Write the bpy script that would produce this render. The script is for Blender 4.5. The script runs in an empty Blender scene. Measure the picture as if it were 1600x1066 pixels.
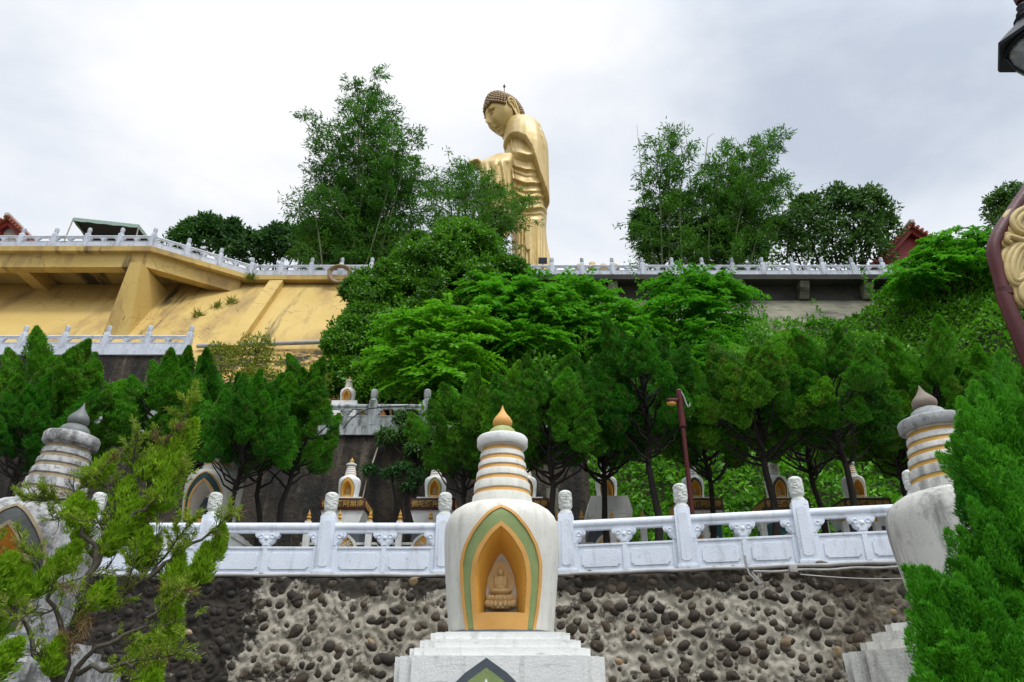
import bpy, bmesh, math, random
import numpy as np
from mathutils import Vector, Matrix, noise as mnoise

C = bpy.context.scene.collection
PI = math.pi
rad = math.radians
# ------------------------------------------------------------------ camera
F = 1150.0                       # focal length in photo pixels (photo is 1600 x 1066)
TH = rad(26.7)
CZ = 1.6
ct, st = math.cos(TH), math.sin(TH)
cam = bpy.data.objects.new('camera', bpy.data.cameras.new('camera')); C.objects.link(cam)
cam.location = (0, 0, CZ); cam.rotation_euler = (PI / 2 + TH, 0, 0)
cam.data.sensor_width = 36; cam.data.lens = F / 1600 * 36
cam.data.clip_start = 0.05; cam.data.clip_end = 3000
bpy.context.scene.camera = cam

def tanv(y):
    u = (533 - y) / F
    return (st + ct * u) / (ct - st * u)
def zat(y, D):                   # height of the sight line through photo row y at distance D
    return tanv(y) * D + CZ
def zc(D, z):                    # depth along the lens axis
    return D * ct + (z - CZ) * st
def P(px, py, D):                # photo point -> world point at distance D
    z = zat(py, D)
    return Vector(((px - 800) / F * zc(D, z), D, z))
def SC(D, z):                    # metres per photo pixel
    return zc(D, z) / F

# ------------------------------------------------------------------ tagging
def tag(o, label=None, cat=None, group=None, kind=None):
    if label: o['label'] = label
    if cat: o['category'] = cat
    if group: o['group'] = group
    if kind: o['kind'] = kind
    return o
def thing(name, label, cat, loc=(0, 0, 0), rz=0.0, group=None):
    o = bpy.data.objects.new(name, None); C.objects.link(o)
    o.location = loc; o.rotation_euler = (0, 0, rz); o.empty_display_size = 0.2
    return tag(o, label, cat, group)
def link(name, mesh, parent=None, loc=None, rz=None, scale=None):
    o = bpy.data.objects.new(name, mesh); C.objects.link(o)
    if parent is not None: o.parent = parent
    if loc is not None: o.location = loc
    if rz is not None: o.rotation_euler = (0, 0, rz)
    if scale is not None: o.scale = scale if hasattr(scale, '__len__') else (scale,) * 3
    return o
def inst(name, mesh, mat, parent=None, loc=None, rz=None, scale=None):
    """mesh shared, material per object"""
    o = link(name, mesh, parent, loc, rz, scale)
    if not mesh.materials: mesh.materials.append(None)
    o.material_slots[0].link = 'OBJECT'; o.material_slots[0].material = mat
    return o
def dup(root, loc, rz=None, label=None, group=None, scale=None):
    r = root.copy(); C.objects.link(r); r.location = loc
    if rz is not None: r.rotation_euler = (0, 0, rz)
    if label: r['label'] = label
    if group: r['group'] = group
    if scale is not None: r.scale = scale if hasattr(scale, '__len__') else (scale,) * 3
    for ch in [c for c in bpy.data.objects if c.parent == root]:
        c = ch.copy(); C.objects.link(c); c.parent = r
        for g in [q for q in bpy.data.objects if q.parent == ch]:
            d = g.copy(); C.objects.link(d); d.parent = c
    return r

# ------------------------------------------------------------------ mesh builder
class MB:
    def __init__(s): s.V = []; s.Fc = []
    def add(s, vs, fs):
        n = len(s.V); s.V += [tuple(v) for v in vs]; s.Fc += [tuple(i + n for i in f) for f in fs]
        return s
    def box(s, x0, x1, y0, y1, z0, z1, bev=0.0):
        if bev <= 0:
            v = [(x, y, z) for x in (x0, x1) for y in (y0, y1) for z in (z0, z1)]
            return s.add(v, [(0, 1, 3, 2), (4, 6, 7, 5), (0, 4, 5, 1), (2, 3, 7, 6), (0, 2, 6, 4), (1, 5, 7, 3)])
        bm = bmesh.new(); bmesh.ops.create_cube(bm, size=1)
        for v in bm.verts:
            v.co = ((x0 + x1) / 2 + v.co.x * (x1 - x0), (y0 + y1) / 2 + v.co.y * (y1 - y0), (z0 + z1) / 2 + v.co.z * (z1 - z0))
        bmesh.ops.bevel(bm, geom=bm.edges[:], offset=bev, segments=2, affect='EDGES', profile=0.6)
        return s.bm(bm)
    def bm(s, bm, M=None):
        bm.verts.index_update()
        vs = [(M @ v.co if M else v.co)[:] for v in bm.verts]
        s.add(vs, [[v.index for v in f.verts] for f in bm.faces]); bm.free(); return s
    def prism(s, poly, axis, a0, a1):
        """poly in the two other axes (cyclic order), extruded along axis"""
        def mk(p, a):
            if axis == 'x': return (a, p[0], p[1])
            if axis == 'y': return (p[0], a, p[1])
            return (p[0], p[1], a)
        n = len(poly)
        v = [mk(p, a0) for p in poly] + [mk(p, a1) for p in poly]
        f = [tuple(range(n - 1, -1, -1)), tuple(range(n, 2 * n))]
        f += [(i, (i + 1) % n, n + (i + 1) % n, n + i) for i in range(n)]
        return s.add(v, f)
    def lathe(s, prof, seg=32, c=(0, 0, 0), M=None):
        v = []; f = []
        for (r, z) in prof:
            for k in range(seg):
                a = 2 * PI * k / seg
                p = Vector((r * math.cos(a), r * math.sin(a), z))
                if M is not None: p = M @ p
                v.append((p.x + c[0], p.y + c[1], p.z + c[2]))
        for i in range(len(prof) - 1):
            for k in range(seg):
                k2 = (k + 1) % seg
                f.append((i * seg + k, i * seg + k2, (i + 1) * seg + k2, (i + 1) * seg + k))
        f.append(tuple(range(seg - 1, -1, -1))); m = (len(prof) - 1) * seg
        f.append(tuple(range(m, m + seg)))
        return s.add(v, f)
    def tube(s, pts, r, seg=8):
        pts = [Vector(p) for p in pts]; n = len(pts)
        rs = list(r) if hasattr(r, '__len__') else [r] * n
        t0 = (pts[1] - pts[0]).normalized()
        nrm = t0.orthogonal().normalized()
        v = []; f = []
        for i in range(n):
            t = (pts[min(i + 1, n - 1)] - pts[max(i - 1, 0)])
            t = t.normalized() if t.length > 1e-9 else t0
            nrm = nrm - t * nrm.dot(t)
            nrm = nrm.normalized() if nrm.length > 1e-6 else t.orthogonal().normalized()
            b = t.cross(nrm)
            for k in range(seg):
                a = 2 * PI * k / seg
                v.append(pts[i] + (nrm * math.cos(a) + b * math.sin(a)) * rs[i])
        for i in range(n - 1):
            for k in range(seg):
                k2 = (k + 1) % seg
                f.append((i * seg + k, i * seg + k2, (i + 1) * seg + k2, (i + 1) * seg + k))
        f.append(tuple(range(seg - 1, -1, -1))); m = (n - 1) * seg
        f.append(tuple(range(m, m + seg)))
        return s.add(v, f)
    def ell(s, c, r, seg=12, rings=8, M=None):
        prof = []
        for i in range(rings + 1):
            a = -PI / 2 + PI * i / rings
            prof.append((max(1e-4, math.cos(a)), math.sin(a)))
        T = Matrix.Translation(Vector(c)) @ (M.to_4x4() if M is not None else Matrix.Identity(4)) @ Matrix.Diagonal((r[0], r[1], r[2], 1))
        return s.lathe(prof, seg, M=T)
    def grid(s, fn, nu, nv, closed_u=False):
        v = [fn(i / nu, j / nv) for j in range(nv + 1) for i in range(nu if closed_u else nu + 1)]
        w = nu if closed_u else nu + 1
        f = []
        for j in range(nv):
            for i in range(nu):
                i2 = (i + 1) % w if closed_u else i + 1
                f.append((j * w + i, j * w + i2, (j + 1) * w + i2, (j + 1) * w + i))
        return s.add(v, f)
    def mesh(s, name, mat=None, smooth=35):
        me = bpy.data.meshes.new(name)
        me.from_pydata(s.V, [], s.Fc); me.update()
        bm = bmesh.new(); bm.from_mesh(me); bmesh.ops.recalc_face_normals(bm, faces=bm.faces[:]); bm.to_mesh(me); bm.free()
        if smooth:
            me.polygons.foreach_set('use_smooth', [True] * len(me.polygons))
            me.set_sharp_from_angle(angle=rad(smooth))
        if mat: me.materials.append(mat)
        return me
    def build(s, name, mat, parent=None, loc=None, rz=None, smooth=35, scale=None):
        return link(name, s.mesh(name, mat, smooth), parent, loc, rz, scale)

# ------------------------------------------------------------------ materials
class N:
    def __init__(s, name):
        s.m = bpy.data.materials.new(name); s.m.use_nodes = True
        s.t = s.m.node_tree; s.t.nodes.clear(); s.oc = None
        s.out = s.t.nodes.new('ShaderNodeOutputMaterial')
    def n(s, typ, **kw):
        x = s.t.nodes.new(typ)
        for k, v in kw.items(): setattr(x, k, v)
        return x
    def L(s, a, b): s.t.links.new(a, b)
    def setin(s, node, **kw):
        for k, v in kw.items():
            i = node.inputs[k.replace('_', ' ')]
            if hasattr(v, 'is_linked'): s.L(v, i)
            else: i.default_value = v
        return node
    def coord(s, scale=(1, 1, 1), off=(0, 0, 0)):
        if s.oc is None:
            tc = s.n('ShaderNodeTexCoord'); oi = s.n('ShaderNodeObjectInfo')
            mul = s.n('ShaderNodeMath', operation='MULTIPLY'); s.L(oi.outputs['Random'], mul.inputs[0]); mul.inputs[1].default_value = 37.0
            ad = s.n('ShaderNodeVectorMath', operation='ADD'); s.L(tc.outputs['Object'], ad.inputs[0]); s.L(mul.outputs[0], ad.inputs[1])
            s.oc = ad.outputs[0]; s.raw = tc.outputs['Object']
        mp = s.n('ShaderNodeMapping'); s.L(s.oc, mp.inputs['Vector'])
        mp.inputs['Scale'].default_value = scale; mp.inputs['Location'].default_value = off
        return mp.outputs[0]
    def noise(s, scale=1.0, detail=4, rough=0.6, vec=None, sc3=(1, 1, 1), off=(0, 0, 0)):
        x = s.n('ShaderNodeTexNoise'); s.L(vec if vec is not None else s.coord(sc3, off), x.inputs['Vector'])
        x.inputs['Scale'].default_value = scale; x.inputs['Detail'].default_value = detail; x.inputs['Roughness'].default_value = rough
        return x.outputs['Fac']
    def ramp(s, fac, stops):
        x = s.n('ShaderNodeValToRGB'); s.L(fac, x.inputs[0]); cr = x.color_ramp
        while len(cr.elements) < len(stops): cr.elements.new(0.5)
        for e, (p, c) in zip(cr.elements, stops):
            e.position = p; e.color = tuple(c) + (1,) if hasattr(c, '__len__') and len(c) == 3 else ((c, c, c, 1) if not hasattr(c, '__len__') else c)
        return x.outputs['Color']
    def mix(s, fac, a, b, mode='MIX'):
        x = s.n('ShaderNodeMix', data_type='RGBA', blend_type=mode)
        for v, i in ((fac, 0), (a, 6), (b, 7)):
            if hasattr(v, 'is_linked'): s.L(v, x.inputs[i])
            else: x.inputs[i].default_value = v if i == 0 else tuple(v) + (1,)
        return x.outputs[2]
    def math(s, op, a, b=0.0):
        x = s.n('ShaderNodeMath', operation=op)
        for v, i in ((a, 0), (b, 1)):
            if hasattr(v, 'is_linked'): s.L(v, x.inputs[i])
            else: x.inputs[i].default_value = v
        return x.outputs[0]
    def bump(s, h, strength=0.3, dist=0.02):
        x = s.n('ShaderNodeBump'); x.inputs['Strength'].default_value = strength; x.inputs['Distance'].default_value = dist
        s.L(h, x.inputs['Height']); return x.outputs[0]
    def finish(s, col, rough=0.7, normal=None, spec=0.4, metal=0.0):
        p = s.n('ShaderNodeBsdfPrincipled')
        for v, k in ((col, 'Base Color'), (rough, 'Roughness')):
            if hasattr(v, 'is_linked'): s.L(v, p.inputs[k])
            else: p.inputs[k].default_value = (tuple(v) + (1,)) if k == 'Base Color' else v
        p.inputs['Specular IOR Level'].default_value = spec; p.inputs['Metallic'].default_value = metal
        if normal is not None: s.L(normal, p.inputs['Normal'])
        s.L(p.outputs[0], s.out.inputs[0]); s.p = p
        return s.m

def mat_paint(name, c1, c2, scale=2.0, rough=0.6, bump=0.25, bscale=60.0, stains=(), spec=0.35, metal=0.0, bdist=0.01):
    """stains: (colour, (sx,sy,sz), scale, lo, hi, strength)"""
    m = N(name)
    col = m.mix(m.ramp(m.noise(scale, 5), [(0.3, 0.0), (0.7, 1.0)]), c1, c2)
    for k, (sc, s3, s, lo, hi, stg) in enumerate(stains):
        f = m.ramp(m.noise(s, 6, 0.68, sc3=s3, off=(3.1 * k + 1, 7.7 * k, 1.3 * k)), [(lo, 0.0), (hi, stg)])
        col = m.mix(f, col, sc)
    h = m.noise(bscale, 5, 0.7)
    return m.finish(col, rough, m.bump(h, bump, bdist), spec, metal)

def mat_leaf(name, dark, mid, bright, clump=1.2, dead=None, trans=0.3, rough=0.5, dead_amt=0.08):
    m = N(name)
    g = m.n('ShaderNodeNewGeometry')
    c = m.ramp(g.outputs['Random Per Island'], [(0.0, dark), (0.55, mid), (1.0, bright)])
    nz = m.ramp(m.noise(clump, 3, 0.55), [(0.38, 0.0), (0.62, 1.0)])
    at = m.n('ShaderNodeAttribute', attribute_name='tone')
    nz = m.math('ADD', m.math('MULTIPLY', nz, .45), m.math('MULTIPLY', at.outputs['Fac'], .55))
    lo = m.mix(0.72, c, dark); hi = m.mix(0.5, c, bright)
    c = m.mix(nz, lo, hi)
    if dead is not None:
        f = m.ramp(m.noise(clump * 1.7, 3, 0.6, off=(9, 4, 2)), [(0.62 - dead_amt, 0.0), (0.7, 0.85)])
        c = m.mix(f, c, dead)
    oi = m.n('ShaderNodeObjectInfo'); hs = m.n('ShaderNodeHueSaturation'); m.L(c, hs.inputs['Color'])
    m.L(m.math('ADD', m.math('MULTIPLY', oi.outputs['Random'], .5), .76), hs.inputs['Value']); m.L(m.math('ADD', m.math('MULTIPLY', oi.outputs['Random'], -.035), .512), hs.inputs['Hue']); c = hs.outputs[0]
    p = m.n('ShaderNodeBsdfPrincipled'); m.L(c, p.inputs['Base Color']); p.inputs['Roughness'].default_value = rough
    p.inputs['Specular IOR Level'].default_value = 0.25
    t = m.n('ShaderNodeBsdfTranslucent'); m.L(m.mix(0.35, c, bright), t.inputs['Color'])
    x = m.n('ShaderNodeMixShader'); x.inputs[0].default_value = trans
    m.L(p.outputs[0], x.inputs[1]); m.L(t.outputs[0], x.inputs[2]); m.L(x.outputs[0], m.out.inputs[0])
    return m.m

WH = (0.80, 0.80, 0.78)
M = {}
M['white_rail'] = mat_paint('white_rail', (0.73, 0.775, 0.85), (0.64, 0.69, 0.765), 3, 0.55, 0.7, 45, [((0.27, 0.29, 0.31), (4, 4, .8), 2.2, 0.52, 0.72, 0.45), ((0.10, 0.12, 0.08), (2, 2, 3), 5, 0.62, 0.72, 0.5)])
M['white_head'] = mat_paint('white_head', (0.70, 0.72, 0.68), (0.52, 0.54, 0.49), 6, 0.65, 0.8, 50, [((0.16, 0.17, 0.12), (3, 3, 2), 4, 0.54, 0.70, 0.55)])
M['far_rail'] = mat_paint('far_rail', (0.60, 0.63, 0.69), (0.45, 0.48, 0.53), 1.5, 0.65, 0.4, 20, [((0.15, 0.16, 0.15), (2.5, 2.5, .6), 1.6, 0.52, 0.72, 0.7)])
M['mid_rail'] = mat_paint('mid_rail', (0.42, 0.45, 0.46), (0.26, 0.28, 0.26), 1.5, 0.7, 0.5, 20, [((0.05, 0.06, 0.04), (3, 3, .7), 2.0, 0.45, 0.64, 0.9)])
M['stupa_white'] = mat_paint('stupa_white', (0.72, 0.71, 0.65), (0.60, 0.59, 0.52), 2.5, 0.75, 0.6, 55, [((0.30, 0.29, 0.20), (3, 3, .35), 2.2, 0.50, 0.72, 0.5), ((0.12, 0.12, 0.08), (2, 2, 2), 6, 0.60, 0.72, 0.35)])
M['stupa_base'] = mat_paint('stupa_base', (0.77, 0.775, 0.75), (0.67, 0.675, 0.65), 2.5, 0.75, 0.7, 40, [((0.13, 0.13, 0.10), (2.5, 2.5, .5), 3.0, 0.55, 0.74, 0.5), ((0.08, 0.08, 0.065), (1, 1, 7), 3, 0.58, 0.72, 0.6)])
M['stupa_grey'] = mat_paint('stupa_grey', (0.58, 0.58, 0.57), (0.36, 0.36, 0.35), 3, 0.8, 0.7, 50, [((0.08, 0.08, 0.075), (2, 2, 1.2), 3.5, 0.43, 0.64, 0.8), ((0.05, 0.05, 0.05), (1, 1, 1), 16, 0.50, 0.64, 0.7)])
M['stupa_old'] = mat_paint('stupa_old', (0.66, 0.65, 0.60), (0.48, 0.47, 0.43), 2, 0.75, 0.6, 50, [((0.13, 0.13, 0.12), (3, 3, .6), 2.4, 0.48, 0.68, 0.75), ((0.20, 0.19, 0.17), (1, 1, 1), 9, 0.55, 0.68, 0.5)])
M['orange'] = mat_paint('orange_trim', (0.66, 0.36, 0.10), (0.55, 0.28, 0.07), 4, 0.6, 0.3, 70, [((0.30, 0.17, 0.06), (3, 3, .8), 3, 0.64, 0.85, 0.35)])
M['mustard'] = mat_paint('mustard', (0.78, 0.42, 0.07), (0.68, 0.34, 0.05), 3, 0.6, 0.2, 60)
M['green'] = mat_paint('sage_green', (0.27, 0.34, 0.14), (0.20, 0.27, 0.10), 4, 0.75, 0.8, 80, [((0.10, 0.12, 0.06), (2, 2, 1), 5, 0.6, 0.8, 0.5)])
M['moss_cap'] = mat_paint('moss_cap', (0.36, 0.40, 0.17), (0.25, 0.28, 0.11), 8, 0.8, 0.5, 60)
M['teal'] = mat_paint('dark_teal', (0.02, 0.075, 0.075), (0.015, 0.05, 0.055), 4, 0.6, 0.4, 60)
M['gold_trim'] = mat_paint('gold_trim', (0.62, 0.36, 0.07), (0.50, 0.27, 0.05), 4, 0.55, 0.3, 60, [((0.12, 0.10, 0.06), (2, 2, 1), 5, 0.6, 0.8, 0.5)])
M['old_trim'] = mat_paint('old_trim', (0.36, 0.29, 0.17), (0.22, 0.18, 0.12), 5, 0.8, 0.5, 60, [((0.05, 0.05, 0.045), (2, 2, 1), 6, 0.5, 0.7, 0.7)])
M['old_green'] = mat_paint('old_grey_band', (0.10, 0.105, 0.10), (0.05, 0.055, 0.055), 5, 0.85, 0.6, 60, [((0.3, 0.3, 0.28), (2, 2, 1), 8, 0.6, 0.75, 0.5)])
M['grey_metal'] = mat_paint('grey_finial', (0.16, 0.17, 0.16), (0.10, 0.11, 0.11), 6, 0.45, 0.3, 60, [((0.3, 0.3, 0.28), (2, 2, 1), 8, 0.62, 0.8, 0.4)])
M['brown_stone'] = mat_paint('brown_finial', (0.28, 0.23, 0.18), (0.18, 0.15, 0.12), 9, 0.85, 0.6, 60)
M['old_cap'] = mat_paint('old_cap', (0.40, 0.41, 0.41), (0.25, 0.26, 0.26), 5, 0.8, 0.5, 60, [((0.06, 0.06, 0.055), (2, 2, 1), 8, 0.5, 0.7, 0.7)])
M['tan_relief'] = mat_paint('tan_relief', (0.74, 0.54, 0.27), (0.62, 0.43, 0.19), 14, 0.6, 0.3, 80)
M['niche_back'] = mat_paint('niche_back', (0.72, 0.68, 0.60), (0.64, 0.60, 0.52), 6, 0.75, 0.3, 60)
M['slate'] = mat_paint('slate_blue', (0.085, 0.10, 0.115), (0.06, 0.075, 0.09), 5, 0.65, 0.4, 60)
M['blue_green'] = mat_paint('blue_green', (0.03, 0.12, 0.14), (0.025, 0.09, 0.11), 4, 0.6, 0.3, 50)
M['maroon'] = mat_paint('maroon_board', (0.070, 0.018, 0.012), (0.045, 0.012, 0.009), 4, 0.5, 0.2, 50)
M['brown_board'] = mat_paint('brown_board', (0.075, 0.035, 0.018), (0.05, 0.022, 0.012), 4, 0.5, 0.2, 50)
M['gold_letter'] = mat_paint('gold_letter', (0.50, 0.33, 0.08), (0.36, 0.22, 0.05), 12, 0.45, 0.1, 50)
M['bark'] = mat_paint('bark', (0.026, 0.021, 0.016), (0.013, 0.011, 0.009), 6, 0.9, 1.0, 30, [((0.11, 0.10, 0.08), (4, 4, .7), 5, 0.6, 0.8, 0.5)])
M['bark_light'] = mat_paint('bark_light', (0.10, 0.085, 0.06), (0.05, 0.045, 0.033), 8, 0.9, 1.0, 40, [((0.10, 0.14, 0.08), (2, 2, 1), 5, 0.55, 0.8, 0.6)])
M['culm'] = mat_paint('bamboo_culm', (0.12, 0.16, 0.05), (0.07, 0.09, 0.035), 3, 0.5, 0.2, 30)
M['dry_culm'] = mat_paint('dry_culm', (0.30, 0.28, 0.17), (0.20, 0.19, 0.11), 3, 0.5, 0.2, 30)
M['red_pole'] = mat_paint('red_pole', (0.085, 0.010, 0.010), (0.055, 0.006, 0.006), 8, 0.40, 0.25, 90, [((0.22, 0.09, 0.09), (1, 1, 1), 26, 0.66, 0.72, 0.5)], spec=0.3)
M['scroll_gold'] = mat_paint('scroll_gold', (0.56, 0.44, 0.19), (0.42, 0.31, 0.11), 14, 0.5, 0.3, 60, [((0.16, 0.11, 0.04), (1, 1, 1), 20, 0.58, 0.75, 0.6)])
M['black_metal'] = mat_paint('black_metal', (0.008, 0.010, 0.013), (0.006, 0.007, 0.009), 8, 0.5, 0.2, 80, spec=0.3)
M['pipe'] = mat_paint('pvc_pipe', (0.42, 0.41, 0.39), (0.27, 0.26, 0.24), 5, 0.6, 0.3, 40, [((0.08, 0.07, 0.06), (2, 2, 2), 5, 0.6, 0.75, 0.6)])
M['cable'] = mat_paint('black_cable', (0.02, 0.02, 0.02), (0.03, 0.03, 0.03), 4, 0.6)
M['bamboo_stick'] = mat_paint('pale_stick', (0.52, 0.45, 0.32), (0.40, 0.33, 0.22), 5, 0.6, 0.3, 40)
M['rope'] = mat_paint('rope', (0.32, 0.25, 0.16), (0.2, 0.15, 0.09), 20, 0.9, 0.9, 90)
M['clay'] = mat_paint('clay_pot', (0.50, 0.20, 0.07), (0.34, 0.13, 0.05), 6, 0.6, 0.3, 50)
M['statue'] = mat_paint('gold_statue', (0.62, 0.45, 0.165), (0.52, 0.365, 0.12), 0.35, 0.42, 0.25, 1.2, [((0.30, 0.21, 0.075), (1.6, 1.6, .18), 0.8, 0.48, 0.68, 0.4), ((0.66, 0.54, 0.28), (1.2, 1.2, .2), 0.7, 0.52, 0.7, 0.6)], spec=0.5, metal=0.15, bdist=0.1)
M['curl'] = mat_paint('bronze_curl', (0.24, 0.15, 0.055), (0.17, 0.10, 0.035), 1.5, 0.4, 0.2, 3, spec=0.5, metal=0.3)
M['curl_base'] = mat_paint('curl_base', (0.10, 0.05, 0.022), (0.07, 0.035, 0.016), 1.5, 0.6)
M['roof_tile'] = mat_paint('roof_tile', (0.32, 0.085, 0.035), (0.20, 0.05, 0.025), 3, 0.5, 0.3, 20)
M['roof_red'] = mat_paint('roof_red', (0.24, 0.025, 0.02), (0.16, 0.016, 0.014), 3, 0.6, 0.3, 20)
M['roof_grey'] = mat_paint('roof_grey', (0.50, 0.44, 0.40), (0.38, 0.34, 0.31), 3, 0.7, 0.3, 20)
M['canopy_top'] = mat_paint('canopy_top', (0.34, 0.46, 0.38), (0.24, 0.34, 0.28), 6, 0.6, 0.2, 20, [((0.40, 0.10, 0.08), (1, 1, 1), 6, 0.66, 0.7, 0.8)])
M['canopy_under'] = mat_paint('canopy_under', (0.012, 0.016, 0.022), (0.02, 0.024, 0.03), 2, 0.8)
M['ground'] = mat_paint('ground_concrete', (0.17, 0.165, 0.155), (0.11, 0.105, 0.10), 0.8, 0.85, 0.4, 20)
M['soil'] = mat_paint('soil', (0.07, 0.055, 0.035), (0.04, 0.045, 0.02), 1.2, 0.95, 1.0, 8)
M['grass_soil'] = mat_paint('grass_soil', (0.03, 0.055, 0.012), (0.05, 0.05, 0.02), 0.7, 0.95, 1.0, 6)
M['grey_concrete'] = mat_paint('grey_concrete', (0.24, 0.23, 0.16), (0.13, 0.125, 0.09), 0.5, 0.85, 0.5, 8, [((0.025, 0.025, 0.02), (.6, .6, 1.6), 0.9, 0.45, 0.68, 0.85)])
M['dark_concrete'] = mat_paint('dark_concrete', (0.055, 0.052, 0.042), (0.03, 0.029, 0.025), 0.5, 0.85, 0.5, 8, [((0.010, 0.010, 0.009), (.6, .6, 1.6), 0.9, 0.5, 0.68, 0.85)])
M['rock_wall'] = mat_paint('rock_wall', (0.070, 0.053, 0.035), (0.032, 0.025, 0.018), 0.9, 0.9, 1.0, 5, [((0.010, 0.010, 0.009), (1.6, 1.6, .22), 0.9, 0.42, 0.58, 0.92), ((0.20, 0.17, 0.12), (2.4, 2.4, .18), 0.8, 0.55, 0.68, 0.55)], bdist=0.1)

# yellow, cracked plaster
m = N('yellow_plaster')
col = m.mix(m.ramp(m.noise(0.25, 5), [(0.3, 0.0), (0.7, 1.0)]), (0.585, 0.42, 0.145), (0.48, 0.33, 0.095))
f = m.ramp(m.noise(0.5, 6, 0.65, sc3=(1, .35, .35), off=(4, 4, 1)), [(0.50, 0.0), (0.66, 0.8)]); col = m.mix(f, col, (0.27, 0.175, 0.075))
f = m.ramp(m.noise(0.33, 6, 0.62, sc3=(1.6, .22, .22), off=(14, 2, 7)), [(0.565, 0.0), (0.64, 0.92)]); col = m.mix(f, col, (0.050, 0.042, 0.028))
wv = m.n('ShaderNodeVectorMath', operation='MULTIPLY_ADD')
nz = m.n('ShaderNodeTexNoise'); m.L(m.coord(), nz.inputs['Vector']); nz.inputs['Scale'].default_value = 0.7; nz.inputs['Detail'].default_value = 5
m.L(nz.outputs['Color'], wv.inputs[0]); wv.inputs[1].default_value = (1.3, 1.3, 1.3); m.L(m.coord((1, 1, 1)), wv.inputs[2])
vo = m.n('ShaderNodeTexVoronoi', feature='DISTANCE_TO_EDGE'); m.L(wv.outputs[0], vo.inputs['Vector']); vo.inputs['Scale'].default_value = 0.95
crk = m.ramp(vo.outputs['Distance'], [(0.0, 1.0), (0.014, 0.0)])
msk = m.ramp(m.noise(0.3, 3, 0.5, off=(2, 8, 3)), [(0.46, 0.0), (0.58, 0.85)])
cf = m.math('MULTIPLY', crk, msk); col = m.mix(cf, col, (0.07, 0.045, 0.02))
M['yellow'] = m.finish(col, 0.75, m.bump(m.noise(6, 5), 0.3, 0.03), 0.3)
# lower, peeling part of the yellow slope
m = N('yellow_peeling')
col = m.mix(m.ramp(m.noise(0.4, 5), [(0.3, 0.0), (0.7, 1.0)]), (0.52, 0.35, 0.12), (0.44, 0.27, 0.085))
f = m.ramp(m.noise(0.8, 8, 0.72, sc3=(.7, 1, 1.4), off=(4, 4, 1)), [(0.47, 0.0), (0.53, 1.0)]); col = m.mix(f, col, (0.045, 0.038, 0.026))
M['yellow_peel'] = m.finish(col, 0.85, m.bump(m.noise(5, 6), 0.8, 0.06), 0.2)

# rubble wall mortar
m = N('mortar')
col = m.mix(m.ramp(m.noise(1.6, 6, 0.7), [(0.3, 0.0), (0.7, 1.0)]), (0.53, 0.49, 0.405), (0.27, 0.24, 0.18))
xyz = m.n('ShaderNodeSeparateXYZ'); m.coord(); m.L(m.raw, xyz.inputs[0])
def smooth(v, a, b):
    x = m.n('ShaderNodeMapRange', interpolation_type='SMOOTHSTEP'); m.L(v, x.inputs['Value'])
    x.inputs['From Min'].default_value = a; x.inputs['From Max'].default_value = b; return x.outputs[0]
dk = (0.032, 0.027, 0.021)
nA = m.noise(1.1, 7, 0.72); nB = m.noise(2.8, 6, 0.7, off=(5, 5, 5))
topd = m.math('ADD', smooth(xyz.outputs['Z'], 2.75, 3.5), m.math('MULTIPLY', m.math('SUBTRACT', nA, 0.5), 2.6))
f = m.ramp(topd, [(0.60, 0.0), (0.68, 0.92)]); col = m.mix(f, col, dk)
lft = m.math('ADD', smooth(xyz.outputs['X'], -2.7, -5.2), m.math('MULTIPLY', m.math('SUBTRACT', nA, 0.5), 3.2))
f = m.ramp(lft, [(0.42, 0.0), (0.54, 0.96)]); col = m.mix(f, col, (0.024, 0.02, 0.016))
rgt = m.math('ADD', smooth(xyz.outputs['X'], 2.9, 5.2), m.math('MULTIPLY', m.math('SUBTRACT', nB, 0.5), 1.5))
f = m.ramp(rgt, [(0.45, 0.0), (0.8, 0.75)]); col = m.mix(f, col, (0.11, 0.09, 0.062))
f = m.ramp(nB, [(0.54, 0.0), (0.61, 0.85)]); col = m.mix(f, col, (0.07, 0.056, 0.04)); f = m.ramp(m.noise(5.5, 7, 0.75, off=(2, 9, 4)), [(0.56, 0.0), (0.60, 0.8)]); col = m.mix(f, col, (0.05, 0.04, 0.03))
M['mortar'] = m.finish(col, 0.9, m.bump(m.noise(14, 7, 0.75), 0.9, 0.03), 0.25)
m = N('cobble')
g = m.n('ShaderNodeNewGeometry')
c = m.ramp(g.outputs['Random Per Island'], [(0.0, (0.022, 0.016, 0.010)), (0.6, (0.052, 0.036, 0.022)), (0.965, (0.10, 0.078, 0.050)), (0.982, (0.30, 0.21, 0.11)), (1.0, (0.40, 0.29, 0.18))])
f = m.ramp(m.noise(7, 7, 0.75), [(0.56, 0.0), (0.64, 0.7)]); c = m.mix(f, c, (0.22, 0.19, 0.145))
f = m.ramp(m.noise(2, 4, 0.6, off=(3, 3, 3)), [(0.5, 0.0), (0.66, 0.6)]); c = m.mix(f, c, (0.02, 0.017, 0.014))
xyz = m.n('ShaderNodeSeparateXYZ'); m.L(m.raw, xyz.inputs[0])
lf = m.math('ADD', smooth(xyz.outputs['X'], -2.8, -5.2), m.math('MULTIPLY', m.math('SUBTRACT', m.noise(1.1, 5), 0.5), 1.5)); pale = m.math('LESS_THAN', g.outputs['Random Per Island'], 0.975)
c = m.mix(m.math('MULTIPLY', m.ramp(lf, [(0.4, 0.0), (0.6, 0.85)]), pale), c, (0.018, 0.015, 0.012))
M['cobble'] = m.finish(c, 0.7, m.bump(m.noise(30, 5), 0.4, 0.01), 0.35)

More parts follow.
